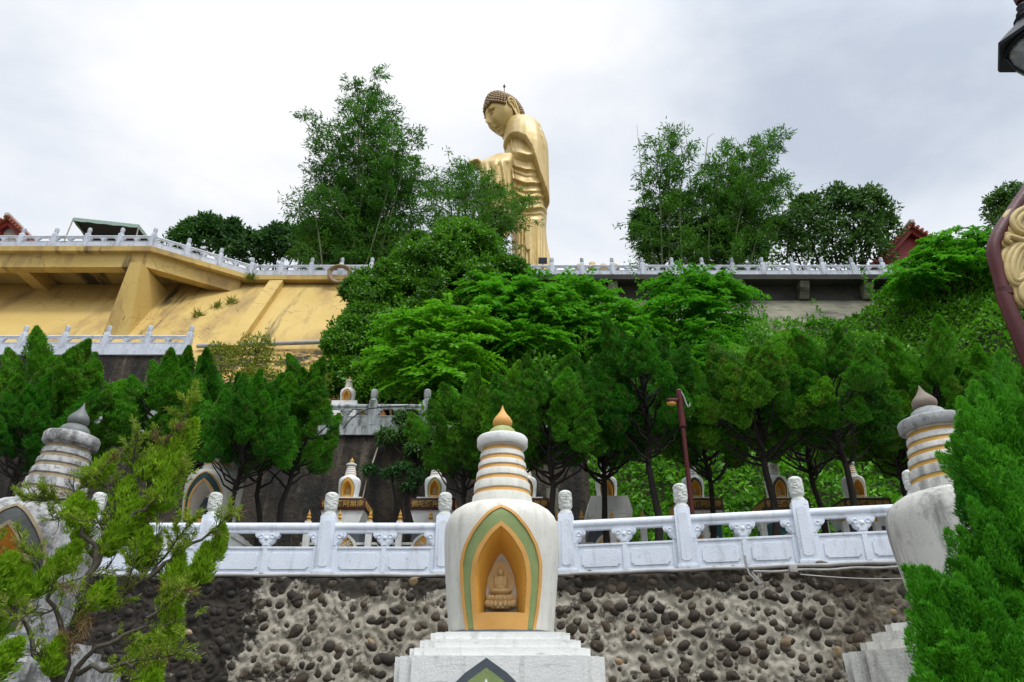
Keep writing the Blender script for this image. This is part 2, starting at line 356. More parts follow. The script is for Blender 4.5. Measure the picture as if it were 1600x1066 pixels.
# leaves
M['juniper'] = mat_leaf('juniper_leaf', (0.005, 0.050, 0.006), (0.028, 0.185, 0.010), (0.15, 0.54, 0.022), 2.8, dead=(0.14, 0.13, 0.03), dead_amt=0.09)
M['juniper_fg'] = mat_leaf('juniper_near', (0.016, 0.15, 0.008), (0.065, 0.36, 0.014), (0.22, 0.66, 0.03), 2.0, trans=0.25)
M['juniper_thin'] = mat_leaf('juniper_sparse', (0.07, 0.14, 0.010), (0.17, 0.28, 0.018), (0.33, 0.50, 0.035), 2.2, dead=(0.17, 0.14, 0.05), dead_amt=0.08)
M['dead_sprig'] = mat_leaf('dead_sprig', (0.10, 0.06, 0.025), (0.16, 0.11, 0.04), (0.22, 0.17, 0.06), 2.0)
M['banyan'] = mat_leaf('broad_dark', (0.004, 0.038, 0.004), (0.017, 0.115, 0.007), (0.18, 0.48, 0.015), 0.5, rough=0.4)
M['feather'] = mat_leaf('feathery', (0.009, 0.10, 0.006), (0.040, 0.26, 0.010), (0.18, 0.58, 0.02), 0.6, trans=0.4)
M['bamboo'] = mat_leaf('bamboo_leaf', (0.008, 0.058, 0.008), (0.030, 0.15, 0.014), (0.13, 0.34, 0.025), 0.35, trans=0.35)
M['bush'] = mat_leaf('bush_leaf', (0.008, 0.042, 0.010), (0.022, 0.095, 0.016), (0.08, 0.22, 0.025), 0.4)
M['vine'] = mat_leaf('vine_leaf', (0.012, 0.085, 0.006), (0.044, 0.22, 0.010), (0.17, 0.50, 0.018), 0.55, trans=0.3)
M['fern'] = mat_leaf('fern_leaf', (0.012, 0.05, 0.012), (0.03, 0.10, 0.02), (0.07, 0.2, 0.03), 1.0)
M['yellow_bush'] = mat_leaf('yellow_bush', (0.06, 0.10, 0.010), (0.13, 0.19, 0.018), (0.24, 0.30, 0.03), 0.6, trans=0.4)
# ================================================================== ground and terraces
rng = random.Random(7)
TER = zat(900, 11.7)             # height of the stupa terrace
WH_D = 11.7
def flat(name, x0, x1, y0, y1, z0, z1, mat):
    b = MB(); b.box(x0, x1, y0, y1, z0, z1)
    return tag(b.build(name, mat, smooth=0), kind='structure')
flat('ground', -400, 400, -60, 11.9, -0.4, 0.0, M['ground'])

# polyline of the front balustrade posts
post_px = [(-65, 904), (125, 904), (315, 904), (505, 902), (691, 900), (887, 896), (1075, 889), (1265, 882), (1455, 875), (1650, 868)]
FP = []
for px, y in post_px:
    D = 11.7 if px < 800 else (TER - CZ) / tanv(y + 2)
    FP.append(Vector(((px - 800) * SC(D, TER), D, TER)))
def fpoly(s):                    # s in 0..len-1 along the posts
    i = min(len(FP) - 2, max(0, int(s))); return FP[i].lerp(FP[i + 1], s - i)
terr = MB()
top = [(p.x, p.y + 0.02) for p in FP]
terr.prism([(-60, 11.72)] + top + [(40, FP[-1].y), (40, 21.5), (-60, 21.5)], 'z', -0.3, TER - 0.004)
tag(terr.build('terrace', M['ground'], smooth=0), kind='structure')

# rubble wall under the front balustrade
rw = thing('rubble_wall', 'rough retaining wall of dark cobbles set in pale mortar under the front balustrade', 'wall', (0, 0, 0))
LFT = [Vector((-16, 11.7, TER))] + FP
def wallpt(a, z):
    n = len(LFT) - 1; s = a * n; i = min(n - 1, int(s)); p = LFT[i].lerp(LFT[i + 1], s - i)
    d = (LFT[i + 1] - LFT[i]).normalized(); nr = Vector((d.y, -d.x, 0))
    b = 0.16 + 0.05 * (TER - z)
    return p, nr, Vector((p.x, p.y, z)) + nr * b
b = MB(); kds = []
zz = 1.0; row = 0
while zz < TER - 0.05:
    a = 0.22 + (row % 2) * 0.006
    while a < 0.97:
        u0, z0_ = a + rng.uniform(-.0045, .0045), zz + rng.uniform(-.08, .08)
        p, nr, q = wallpt(u0, z0_)
        if not ((zz > TER - 0.42 and rng.random() < .15) or rng.random() < .06):
            k = rng.uniform(.70, 1.18); big = 1.35 if rng.random() < .07 else 1.0
            r = (.088 * k * big * rng.uniform(.8, 1.3), .060 * k, .068 * k * big * rng.uniform(.75, 1.15))
            th = math.atan2(nr.x, -nr.y)
            Mx = Matrix.Rotation(th, 3, 'Z') @ Matrix.Rotation(rng.uniform(-.7, .7), 3, 'Y')
            n0 = len(b.V); b.ell(q + nr * rng.uniform(-.03, .012), r, 14, 10, Mx)
            for j in range(n0, len(b.V)):
                v = Vector(b.V[j]); b.V[j] = tuple(v + (v - q) * (0.34 * mnoise.noise(v * 8) + .16 * mnoise.noise(v * 24)))
            kds.append((q.copy(), max(r)))
        a += 0.0078 * rng.uniform(.75, 1.3)
    zz += rng.uniform(.145, .19); row += 1
tag(b.build('embedded_cobbles', M['cobble'], rw, smooth=80))
from mathutils.kdtree import KDTree
kt = KDTree(len(kds))
for i, (q, r_) in enumerate(kds): kt.insert(q, i)
kt.balance()
def wf(u, v):
    u = .0 + u * 1.0
    z = v * (TER - 0.06)
    p, nr, q = wallpt(u, z)
    k = mnoise.fractal(q * 1.7, 1.0, 2.0, 4) * 0.035 + mnoise.fractal(q * 7, 1.0, 2.0, 3) * 0.016
    c, i, dist = kt.find(q)
    if c is not None: k += .040 * math.exp(-((dist - kds[i][1] * .85) / .045) ** 2)
    return q + nr * k
b = MB(); b.grid(wf, 1000, 120)
cp = [wallpt(i / 60, TER - .06)[2] for i in range(61)]
for i in range(60):             # cap of the wall
    p0, p1 = cp[i], cp[i + 1]
    b.add([p0, p1, p1 + Vector((0, .6, 0)), p0 + Vector((0, .6, 0))], [(0, 1, 2, 3)])
b.build('mortar_face', M['mortar'], rw, smooth=80)

# ================================================================== balustrades
def cut(x0, x1, z0, z1, c):
    return [(x0 + c, z0), (x1 - c, z0), (x1 - c, z0 + c * .6), (x1, z0 + c), (x1, z1 - c), (x1 - c, z1 - c * .6), (x1 - c, z1), (x0 + c, z1), (x0 + c, z1 - c * .6), (x0, z1 - c), (x0, z0 + c), (x0 + c, z0 + c * .6)]
def head_mesh(h=.38, r=.1, seg=72, rings=56, amp=.0065):
    prof = [(r * .98, 0), (r * .98, .035), (r * .80, .05), (r * .80, .075), (r * .98, .095)]
    n = rings
    for i in range(n):
        t = i / (n - 1); z = .10 + t * (h - .16); prof.append((r * (1 + .04 * math.sin(t * PI)), z))
    for i in range(1, 7):
        a = i / 6 * PI / 2; prof.append((r * .98 * math.cos(a) + .002, h - .06 + .06 * math.sin(a)))
    b = MB(); b.lathe(prof, seg)
    for j, v in enumerate(b.V):
        x, y, z = v
        if z > .10:
            a = math.atan2(y, x); q = Vector((math.cos(a) * 4.2, math.sin(a) * 4.2, z * 42))
            s = math.sin(5 * a + 60 * z + 5 * mnoise.noise(q * .7)) * .7 + mnoise.noise(q * 1.6) * .9
            k = 1 + s * amp / r * (1 if z < h - .05 else .4); b.V[j] = (x * k, y * k, z)
    return b.mesh('post_head', None, 60)
def post_mesh(h=.90, w=.235):
    b = MB(); a = w / 2
    b.box(-a - .02, a + .02, -a - .02, a + .02, 0, .07, .008)
    b.box(-a, a, -a, a, .071, h, .01)
    for sg in (-1, 1):
        y0, y1 = (-a - .012, -a + .01) if sg < 0 else (a - .01, a + .012)
        b.prism(cut(-a + .05, a - .05, .12, h - .08, .022), 'y', y0, y1)
    b.box(-a * .9, a * .9, -a * .9, a * .9, h + .001, h + .02, .004)
    return b.mesh('post', None, 40)
def rail_mesh(L, z=.74, r=.07):
    b = MB(); n = 16
    prof = []
    for i in range(n):
        a = 2 * PI * i / n; prof.append((r * math.cos(a), z + r * math.sin(a)))
    b.prism(prof, 'x', 0, L)
    b.box(0, L, -.045, .045, z - .095, z - .045, .006)
    return b.mesh('rail', None, 40)
def panel_mesh(L, h=.43):
    b = MB(); t = .05
    b.box(0, L, -t, t, 0, h - .035)
    b.box(0, L, -t - .014, t + .014, h - .035, h, .005)
    b.box(0, L, -t - .014, t + .014, .0, .035, .005)
    for sg in (-1, 1):
        f = (lambda a, c: (-c, -a)) if sg < 0 else (lambda a, c: (a, c))
        y = f(t - .005, t + .016)
        for x in (.03, L / 2, L - .03):
            b.box(x - .035, x + .035, y[0], y[1], .036, h - .036)
        y = f(t - .005, t + .014)
        for x0, x1 in ((.065, L / 2 - .035), (L / 2 + .035, L - .065)):
            b.prism(cut(x0 + .05, x1 - .05, .09, h - .10, .035), 'y', y[0], y[1])
    return b.mesh('panel', None, 40)
def bracket_outline(w, h, half=0):
    pts = [(.30, 0), (.30, .14), (.36, .20), (.47, .26), (.60, .38), (.66, .52), (.62, .60), (.72, .62), (.86, .66), (.97, .78), (1.0, .92), (.95, 1.0)]
    r = [(x * w / 2, z * h) for x, z in pts]
    l = [(-x, z) for x, z in reversed(r)]
    if half > 0: return [(0, 0)] + r + [(0, h)]
    if half < 0: return [(0, h)] + l + [(0, 0)]
    return r + l
def bracket_mesh(L, xc, half, z0=.43, z1=.645, w=.38):
    b = MB(); h = z1 - z0
    def piece(xc, half):
        b.prism([(x + xc, z + z0) for x, z in bracket_outline(w, h, half)], 'y', -.05, .05)
        b.prism([(x * .82 + xc, z * .86 + z0 + h * .1) for x, z in bracket_outline(w, h, half)], 'y', -.064, .064)
        if half == 0:
            for sy in (-1, 1):
                b.ell((xc, sy * .062, z0 + h * .6), (.035, .02, .035), 10, 6)
                for sx in (-1, 1):
                    b.tube([Vector((xc + sx * (.085 + .035 * math.cos(q)), sy * .064, z0 + h * .72 + .03 * math.sin(q))) for q in [i * .7 for i in range(9)]], .009, 6)
        else:
            for sy in (-1, 1):
                b.tube([Vector((xc + half * (.085 + .035 * math.cos(q)), sy * .064, z0 + h * .72 + .03 * math.sin(q))) for q in [i * .7 for i in range(9)]], .009, 6)
    piece(xc, half)
    return b.mesh('cloud_bracket', None, 40)
def balustrade(name, label, pts, mat, hmat, group=None, hscale=1.0, w=.235, first=True, last=True, skip=()):
    """pts: post base points"""
    root = thing(name, label, 'balustrade', tuple(pts[0]), 0, group)
    o0 = pts[0]; pm, hm = post_mesh(w=w), head_mesh(r=w * .43, h=.38)
    cache = {}
    for i, p in enumerate(pts):
        d = (pts[min(i + 1, len(pts) - 1)] - pts[max(i - 1, 0)]); rz = math.atan2(d.y, d.x)
        if (i > 0 or first) and (i < len(pts) - 1 or last):
            po = inst('post', pm, mat, root, p - o0, rz, hscale)
            inst('post_head', hm, hmat, po, (0, 0, .92), rng.uniform(0, 6))
        if i < len(pts) - 1 and i not in skip:
            q = pts[i + 1]; dd = q - p; rz = math.atan2(dd.y, dd.x)
            L = round(dd.length / hscale - w, 2); off = dd.normalized() * (w / 2 * hscale)
            if L not in cache: cache[L] = (rail_mesh(L), panel_mesh(L), bracket_mesh(L, L / 2, 0), bracket_mesh(L, 0, 1), bracket_mesh(L, L, -1))
            for nm, me in zip(('rail', 'panel', 'cloud_bracket', 'cloud_bracket', 'cloud_bracket'), cache[L]):
                inst(nm, me, mat, root, p - o0 + off, rz, hscale)
    return root
balustrade('balustrade', 'bright white balustrade with carved post heads on top of the cobbled wall', [p.copy() for p in FP], M['white_rail'], M['white_head'])

# middle tier (weathered) at 21 m
MZ = zat(672, 21.0); s = SC(21, MZ)
mp = [Vector(((px - 800) * s, 21.0, MZ)) for px in range(-15, 700, 85)]
mp = [Vector(((665 - 85 * k - 800) * s, 21.0, MZ)) for k in range(9, -1, -1)]
balustrade('balustrade', 'stained old balustrade ending above the dark rock wall behind the small stupas', mp, M['mid_rail'], M['mid_rail'], hscale=1.02)
# left tier at 30 m
LZ = zat(549, 30.0); s = SC(30, LZ)
lp = [Vector(((292 - 65.5 * k - 800) * s, 30.0, LZ)) for k in range(7, -1, -1)]
balustrade('balustrade', 'white balustrade of the left ledge at the foot of the yellow wall', lp, M['far_rail'], M['far_rail'])
# top deck
TZ = zat(433, 36.0)
cA = Vector(((390 - 800) * SC(36, TZ), 36.0, TZ))
DL = (TZ - CZ) / tanv(388)
cB = Vector(((236 - 800) * SC(DL, TZ), DL, TZ))
stp = 52 * SC(DL, TZ)
pl = [cB + Vector((-stp * k, 0, 0)) for k in range(7, -1, -1)]
balustrade('balustrade', 'white balustrade along the projecting left deck above the yellow fascia', pl, M['far_rail'], M['far_rail'], group='balustrades along the top edge')
pl = [cB.lerp(cA, k / 3) for k in range(4)]
balustrade('balustrade', 'white balustrade slanting from the projecting deck back to the main edge', pl, M['far_rail'], M['far_rail'], group='balustrades along the top edge', first=False)
s = SC(36, TZ)
pl = [cA + Vector((47.3 * s * k, 0, 0)) for k in range(0, 11)]
balustrade('balustrade', 'white balustrade on the main edge above the cracked yellow wall', pl, M['far_rail'], M['far_rail'], group='balustrades along the top edge', first=False)
pl = [cA + Vector((47.3 * s * k, 0, 0)) for k in range(10, 24)]
balustrade('balustrade', 'white balustrade right of the golden statue above the dark concrete edge', pl, M['far_rail'], M['far_rail'], group='balustrades along the top edge', first=False)

# ================================================================== stupas
SD = 8.0
def zs(y): return zat(y, SD)
def rp(r, y): return r * SC(SD, zs(y))
def zf(y, D=7.45): return zat(y, D)
body_prof = [(rp(r, y), zs(y)) for r, y in [(82, 996), (83, 970), (86, 930), (88.5, 885), (89.5, 855), (89, 836), (87, 822), (82, 811), (75, 803), (64, 796), (46, 791)]]
_bz = np.array([p[1] for p in body_prof]); _br = np.array([p[0] for p in body_prof])
def brad(z): return float(np.interp(z, _bz, _br))
def half(pts):                   # zoom-picture half outline -> (x, z) in metres, apex first
    out = []
    for hx, zy in pts:
        y = 620 + zy / 2.389; out.append((hx / 2.389 * SC(7.45, zf(y)), zf(y)))
    return out
H_out = half([(0, 404), (26, 416), (52, 434), (100, 489), (135, 550), (151, 615), (150, 680), (141, 780), (127, 870)])
H_g = half([(0, 416), (24, 427), (47, 444), (92, 496), (125, 554), (140, 615), (139, 680), (131, 780), (117, 870)])
H_f = half([(0, 470), (24, 488), (48, 512), (84, 562), (104, 618), (110, 680), (107, 740), (102, 805), (97, 870)])
H_n = half([(0, 488), (20, 505), (40, 527), (72, 576), (88, 625), (93, 680), (91, 740), (87, 805)])
def resamp(h, n):
    h = np.array(h); d = np.r_[0, np.cumsum(np.hypot(*np.diff(h, axis=0).T))]
    # smooth with catmull-like interpolation by dense linear + averaging
    t = np.linspace(0, d[-1], n * 6); x = np.interp(t, d, h[:, 0]); z = np.interp(t, d, h[:, 1])
    for _ in range(14):
        x[1:-1] = (x[:-2] + 2 * x[1:-1] + x[2:]) / 4; z[1:-1] = (z[:-2] + 2 * z[1:-1] + z[2:]) / 4
    t2 = np.linspace(0, n * 6 - 1, n); i = np.arange(n * 6)
    return list(zip(np.interp(t2, i, x), np.interp(t2, i, z)))
def onbody(x, z, off):
    r = brad(z); x = max(-r * .995, min(r * .995, x))
    y = -math.sqrt(max(1e-6, r * r - x * x)); n = Vector((x, y, 0)).normalized()
    return Vector((x, y, z)) + n * off
def full(h, n): 
    a = resamp(h, n); return [(-x, z) for x, z in reversed(a)] + a[1:]
def band(ho, hi, off, n=26, m=3):
    o, i = full(ho, n), full(hi, n); b = MB(); K = len(o); v = []; rows = []
    seq = [(0, -.02)] + [(k / m, off) for k in range(m + 1)] + [(1, -.02)]
    for t, of in seq:
        rows.append([onbody(o[k][0] + (i[k][0] - o[k][0]) * t, o[k][1] + (i[k][1] - o[k][1]) * t, of) for k in range(K)])
    v = [p for r in rows for p in r]; f = []
    for a in range(len(rows) - 1):
        for k in range(K - 1): f.append((a * K + k, a * K + k + 1, (a + 1) * K + k + 1, (a + 1) * K + k))
    b.add(v, f); return b
def redent(h, s=.10):
    q = []
    for sx, sy in ((1, 1), (-1, 1), (-1, -1), (1, -1)):
        c = [(h, h - 2 * s), (h - s * .7, h - 2 * s), (h - s * .7, h - s * .7), (h - 2 * s, h - s * .7), (h - 2 * s, h)]
        if sx * sy < 0: c = c[::-1]
        q += [(sx * x, sy * y) for x, y in c]
    return q
SM = {}
def stupa_meshes():
    # body with a real recess
    b = MB(); b.lathe(body_prof, 96); body = b.mesh('body', None, 40)
    ins = full([(x * 1.06, z + (.012 if i == 0 else 0)) for i, (x, z) in enumerate(H_n)], 24)
    c = MB(); zb = ins[0][1]
    c.prism(ins, 'y', -1.2, -.19); cm = c.mesh('cutter', None, 0)
    ob, oc = link('tmp_body', body), link('tmp_cut', cm)
    md = ob.modifiers.new('b', 'BOOLEAN'); md.operation = 'DIFFERENCE'; md.object = oc; md.solver = 'EXACT'
    dg = bpy.context.evaluated_depsgraph_get()
    nb = bpy.data.meshes.new_from_object(ob.evaluated_get(dg)); nb.name = 'body'
    bpy.data.objects.remove(ob); bpy.data.objects.remove(oc)
    nb.polygons.foreach_set('use_smooth', [True] * len(nb.polygons)); nb.set_sharp_from_angle(angle=rad(40))
    SM['body'] = nb
    # lining: loft from the opening to the back plate
    op = full(H_n, 24); yb = -.215
    bk0 = half([(0, 560), (14, 575), (30, 600), (50, 650), (58, 700), (61, 750), (61, 805)]); bk = full(bk0, 24)
    zb0 = bk[0][1]; K = len(op); v = []; f = []
    rows = [[onbody(x, z, .012) for x, z in op], [onbody(x, z, -.03) for x, z in op], [Vector((x, yb, z)) for x, z in bk]]
    v = [p for r in rows for p in r]
    for a in range(2):
        for k in range(K - 1): f.append((a * K + k, a * K + k + 1, (a + 1) * K + k + 1, (a + 1) * K + k))
        f.append((a * K + K - 1, a * K, (a + 1) * K, (a + 1) * K + K - 1))
    b = MB(); b.add(v, f); SM['niche_lining'] = b.mesh('niche_lining', None, 35)
    b = MB(); b.prism(bk, 'y', yb - .004, yb + .02); SM['niche_back'] = b.mesh('niche_back', None, 0)
    SM['outer_trim'] = band(H_out, H_g, .022).mesh('outer_trim', None, 40)
    SM['arch_band'] = band(H_g, H_f, .010, m=8).mesh('arch_band', None, 40)
    fb = band(H_f[:-1], H_n, .024)
    zt, zl = H_n[-1][1], H_f[-1][1]; x1 = H_f[-2][0]; x2 = H_f[-1][0]
    fb.grid(lambda u, w: onbody((x1 + (x2 - x1) * w) * (2 * u - 1), zt + (zl - zt) * w, .024), 16, 4)
    fb.add([onbody(x1 * (2 * k / 16 - 1), zt, .024) for k in range(17)] + [onbody(x1 * (2 * k / 16 - 1), zt, -.05) for k in range(17)], [(k, k + 1, k + 18, k + 17) for k in range(16)])
    SM['niche_frame'] = fb.mesh('niche_frame', None, 40)
    # relief figure with two haloes on a lotus seat
    y0 = yb - .004; sc = SC(7.7, 3) / 2.389
    def pt(zx, zy, d=0): return ((zx - 436) * sc, y0 - d, zf(620 + zy / 2.389, 7.78))
    b = MB()
    def disc(cx, cy, r, d):
        p = pt(cx, cy); n = 40
        b.prism([(p[0] + r * sc * math.cos(2 * PI * i / n), p[2] + r * sc * math.sin(2 * PI * i / n)) for i in range(n)], 'y', y0 - d, y0 + .01)
    disc(435, 692, 51, .012); disc(434, 648, 33, .020)
    E = lambda zx, zy, rx, rz, ry, d=.02: b.ell(pt(zx, zy, d), (rx * sc, ry, rz * sc), 16, 10)
    E(434, 656, 12, 15, .03, .035); E(434, 643, 6, 6, .02, .03)
    E(434, 696, 21, 26, .04, .03); E(416, 694, 7, 24, .03, .03); E(452, 694, 7, 24, .03, .03); E(434, 680, 19, 9, .035, .03)
    E(434, 727, 42, 13, .06, .03); E(434, 716, 16, 7, .03, .06)
    for i in range(9):
        a = (i - 4) / 4; E(434 + 46 * math.sin(a * 1.35), 752 + 5 * (1 - abs(a)), 8.5, 12, .03 , .035 + .03 * math.cos(a * 1.35))
        E(434 + 51 * math.sin(a * 1.4), 775 + 5 * (1 - abs(a)), 9, 14, .03, .045 + .03 * math.cos(a * 1.35))
    E(434, 764, 46, 26, .06, .02)
    E(434, 791, 44, 8, .06, .03)
    SM['relief_figure'] = b.mesh('relief_figure', None, 60)
    # spire
    cuts = [(31.5, 700), (32, 704), (34, 711), (34.5, 718.5), (36.6, 725), (37.4, 733.5), (39.5, 740.5), (40.6, 750.5), (43, 757.5), (44.0, 770), (46, 777.5), (48, 793)]
    b = MB(); g = MB()
    zz = lambda y: zs(y)
    rings = [((30.5, 690), (32, 704)), ((34, 710), (35, 719)), ((36.8, 725), (37.8, 734)), ((39.6, 740), (41, 751)), ((43, 757), (44.4, 771)), ((46, 777), (48.5, 795))]
    for (ra, ya), (rb_, yb_) in rings:
        A, B = rp(ra, ya), rp(rb_, yb_); za, z2 = zz(ya), zz(yb_); e = .008
        b.lathe([(A * .5, z2 + .001), (B - e, z2), (B, z2 + e), (A, za - e), (A - e, za), (A * .5, za + .0005)], 64)
    SM['spire'] = b.mesh('spire', None, 40)
    for (r0, y0_), (r1, y1_) in [((32, 704), (34, 710)), ((35, 719), (36.8, 725)), ((37.8, 734), (39.6, 740)), ((41, 751), (43, 757)), ((44.4, 771), (46, 777))]:
        A, B = rp(r0, y0_) - .014, rp(r1, y1_) - .010
        g.lathe([(B * .6, zz(y1_) - .002), (B, zz(y1_) - .002), (A, zz(y0_) + .003), (A * .6, zz(y0_) + .003)], 64)
    SM['spire_band'] = g.mesh('spire_band', None, 40)
    b = MB(); b.lathe([(rp(30, 700), zs(701)), (rp(37.5, 699), zs(701)), (rp(39.5, 699), zs(698.5)), (rp(39.5, 688), zs(688)), (rp(37.5, 686), zs(685.5)), (rp(22, 681), zs(681))], 64)
    SM['cap'] = b.mesh('cap', None, 40)
    b = MB(); b.lathe([(rp(23, 681), zs(682)), (rp(22, 678), zs(678)), (rp(19, 674), zs(673)), (rp(13, 668), zs(668.5))], 48)
    SM['finial_base'] = b.mesh('finial_base', None, 40)
    b = MB(); pr = [(11, 669), (14, 666.5), (15.3, 662.5), (15, 658.5), (12.5, 654), (9.0, 650), (6.2, 646.5), (4, 643), (2.3, 639.5), (1.1, 636), (.3, 633.5)]
    b.lathe([(rp(r, y), zs(y)) for r, y in pr], 40); SM['finial'] = b.mesh('finial', None, 60)
    b = MB(); b.lathe([(rp(11, 669), zs(669)), (rp(14.5, 665), zs(665)), (rp(15, 660), zs(660)), (rp(11, 653), zs(653)), (rp(9, 653.5), zs(653.5)), (rp(3, 658), zs(658))], 40); SM['blunt_finial'] = b.mesh('finial', None, 60)
    b = MB()
    H = [(.945, 2.04), (.83, 2.115), (.75, 2.19), (.66, 2.262)]
    for k, (h, z) in enumerate(H[1:]):
        z0 = H[k][1] + .0005
        b.prism(redent(h, .075), 'z', z0, z)
    SM['steps'] = b.mesh('steps', None, 0)
    b = MB(); b.prism(redent(.945, .085), 'z', 0, 2.04); b.prism(redent(.975, .085), 'z', 0, .3)
    SM['pedestal'] = b.mesh('pedestal', None, 0)
    b = MB(); b.lathe([(.575, 2.25), (.575, 2.275), (.55, 2.30), (.5, 2.31)], 64); SM['foot_ring'] = b.mesh('foot_ring', None, 40)
stupa_meshes()
PAL = dict(body='stupa_white', niche_lining='mustard', niche_back='niche_back', outer_trim='orange', arch_band='green', niche_frame='orange', relief_figure='tan_relief', spire='stupa_white', spire_band='orange', cap='stupa_base', finial_base='moss_cap', finial='orange', steps='stupa_base', pedestal='stupa_base', foot_ring='slate')
def stupa_parts(root, pal, names=None, off=(0, 0, 0), sc=1.0, blunt=False):
    p = dict(PAL); p.update(pal); r = {}
    sub = {'niche_lining': 'body', 'niche_back': 'body', 'outer_trim': 'body', 'arch_band': 'body', 'niche_frame': 'body', 'relief_figure': 'body', 'spire_band': 'spire', 'finial_base': 'finial', 'foot_ring': 'body'}
    for nm in ('body', 'spire', 'cap', 'finial', 'steps', 'pedestal', 'niche_lining', 'niche_back', 'outer_trim', 'arch_band', 'niche_frame', 'relief_figure', 'spire_band', 'finial_base', 'foot_ring'):
        if names and nm not in names: continue
        me = SM['blunt_finial'] if nm == 'finial' and blunt else SM[nm]
        if nm in sub: r[nm] = inst(nm, me, M[p[nm]], r[sub[nm]])
        else: r[nm] = inst(nm, me, M[p[nm]], root, off, None, sc)
    return r
SX = (784 - 800) * SC(8, 3.2)
root = thing('stupa', 'clean white stupa with orange bands and green arch in the middle of the photo', 'stupa', (SX, SD, 0))
cst = stupa_parts(root, {})
# pointed panel on the pedestal front
def arch_poly(w, h, zb): 
    return [(-w, zb), (w, zb), (w, zb + h * .45), (w * .72, zb + h * .68), (w * .35, zb + h * .87), (0, zb + h), (-w * .35, zb + h * .87), (-w * .72, zb + h * .68), (-w, zb + h * .45)]
b = MB(); cx = -.115; yf = -.945
b.prism([(x + cx, z) for x, z in arch_poly(.52, .92, 1.10)], 'y', yf - .03, yf + .02); b.build('arch_panel', M['slate'], cst['pedestal'], smooth=0)
b = MB(); b.prism([(x + cx, z) for x, z in arch_poly(.43, .78, 1.16)], 'y', yf - .036, yf + .02); b.build('panel_field', M['green'], cst['pedestal'], smooth=0)
b = MB()
for k in range(-3, 4):
    a = k * .42; L_ = .17 - .02 * abs(k)
    p0 = Vector((cx, yf - .04, 1.68)); d = Vector((math.sin(a), 0, math.cos(a)))
    b.tube([p0, p0 + d * L_ * .5, p0 + d * L_ * .8 + Vector((.02 * (1 if k > 0 else -1 if k < 0 else 0), 0, 0)), p0 + d * L_], [.012, .026, .018, .004], 8)
for sx in (-1, 1):
    b.tube([Vector((cx + sx * (.10 + .05 * math.cos(q)), yf - .04, 1.70 + .05 * math.sin(q))) for q in [i * .6 for i in range(9)]], .011, 6)
    b.tube([Vector((cx + sx * x, yf - .04, 1.62 + z)) for x, z in ((.02, .0), (.12, .02), (.2, .08), (.25, .06))], [.02, .022, .018, .006], 6)
b.build('leaf_ornament', M['stupa_white'], cst['pedestal'], smooth=60)

LD = 7.9; LX = (130 - 800) * SC(LD, 4.7)
root = thing('stupa', 'mould-speckled grey stupa behind the sparse juniper at the left edge', 'stupa', (LX - .30, LD, 0), rad(6))
root.rotation_euler = (Matrix.Rotation(rad(3.6), 3, 'Y') @ Matrix.Rotation(rad(6), 3, 'Z')).to_euler()
stupa_parts(root, dict(body='stupa_grey', spire='stupa_grey', cap='stupa_grey', steps='stupa_grey', pedestal='stupa_grey', outer_trim='old_trim', niche_frame='old_trim', arch_band='old_green', spire_band='old_trim', finial='grey_metal', finial_base='grey_metal'))
RD = 7.4; RX = (1435 - 800) * SC(RD, 4.78)
root = thing('stupa', 'cracked white stupa with brown finial beside the dense juniper at the right', 'stupa', (RX + .17, RD, 0), rad(59))
root.rotation_euler = (Matrix.Rotation(rad(-2.0), 3, 'Y') @ Matrix.Rotation(rad(59), 3, 'Z')).to_euler()
stupa_parts(root, dict(body='stupa_old', spire='stupa_old', cap='old_cap', steps='stupa_old', pedestal='stupa_old', spire_band='gold_trim', finial='brown_stone', finial_base='old_cap'))
root.scale = (1.12, 1.12, 1.0)
for c_ in root.children:
    if c_.name.split('.')[0] in ('pedestal', 'steps'): c_.scale = (1.16, 1.16, 1.04)
# larger stupa behind the front balustrade
b5 = P(330, 790, 14.5); sc5 = .90
root = thing('stupa', 'white stupa with dark teal arch just behind the front balustrade', 'stupa', (b5.x, 14.5, TER))
stupa_parts(root, dict(arch_band='teal', niche_lining='niche_back', outer_trim='gold_trim', relief_figure='slate'), off=(0, 0, -2.26 * sc5 + 1.25), sc=sc5, names=[n for n in PAL if n not in ('pedestal',)])
b = MB(); b.box(-.72, .72, -.72, .72, 0, 1.25 - .2 * sc5 + .02, .02); b.build('pedestal', M['stupa_base'], root)

# ---------------------------------------------------------------- text
def letter_mesh(body, size, ext=.006):
    c = bpy.data.curves.new('letters', 'FONT'); c.body = body; c.size = size; c.extrude = ext; c.offset = .002; c.align_x = 'CENTER'; c.align_y = 'CENTER'
    o = bpy.data.objects.new('tmp_text', c); C.objects.link(o)
    dg = bpy.context.evaluated_depsgraph_get(); dg.update()
    me = bpy.data.meshes.new_from_object(o.evaluated_get(dg)); me.name = 'lettering'
    bpy.data.objects.remove(o); me.materials.clear(); return me
TXT = letter_mesh('佛陀彌阿無南', .168)
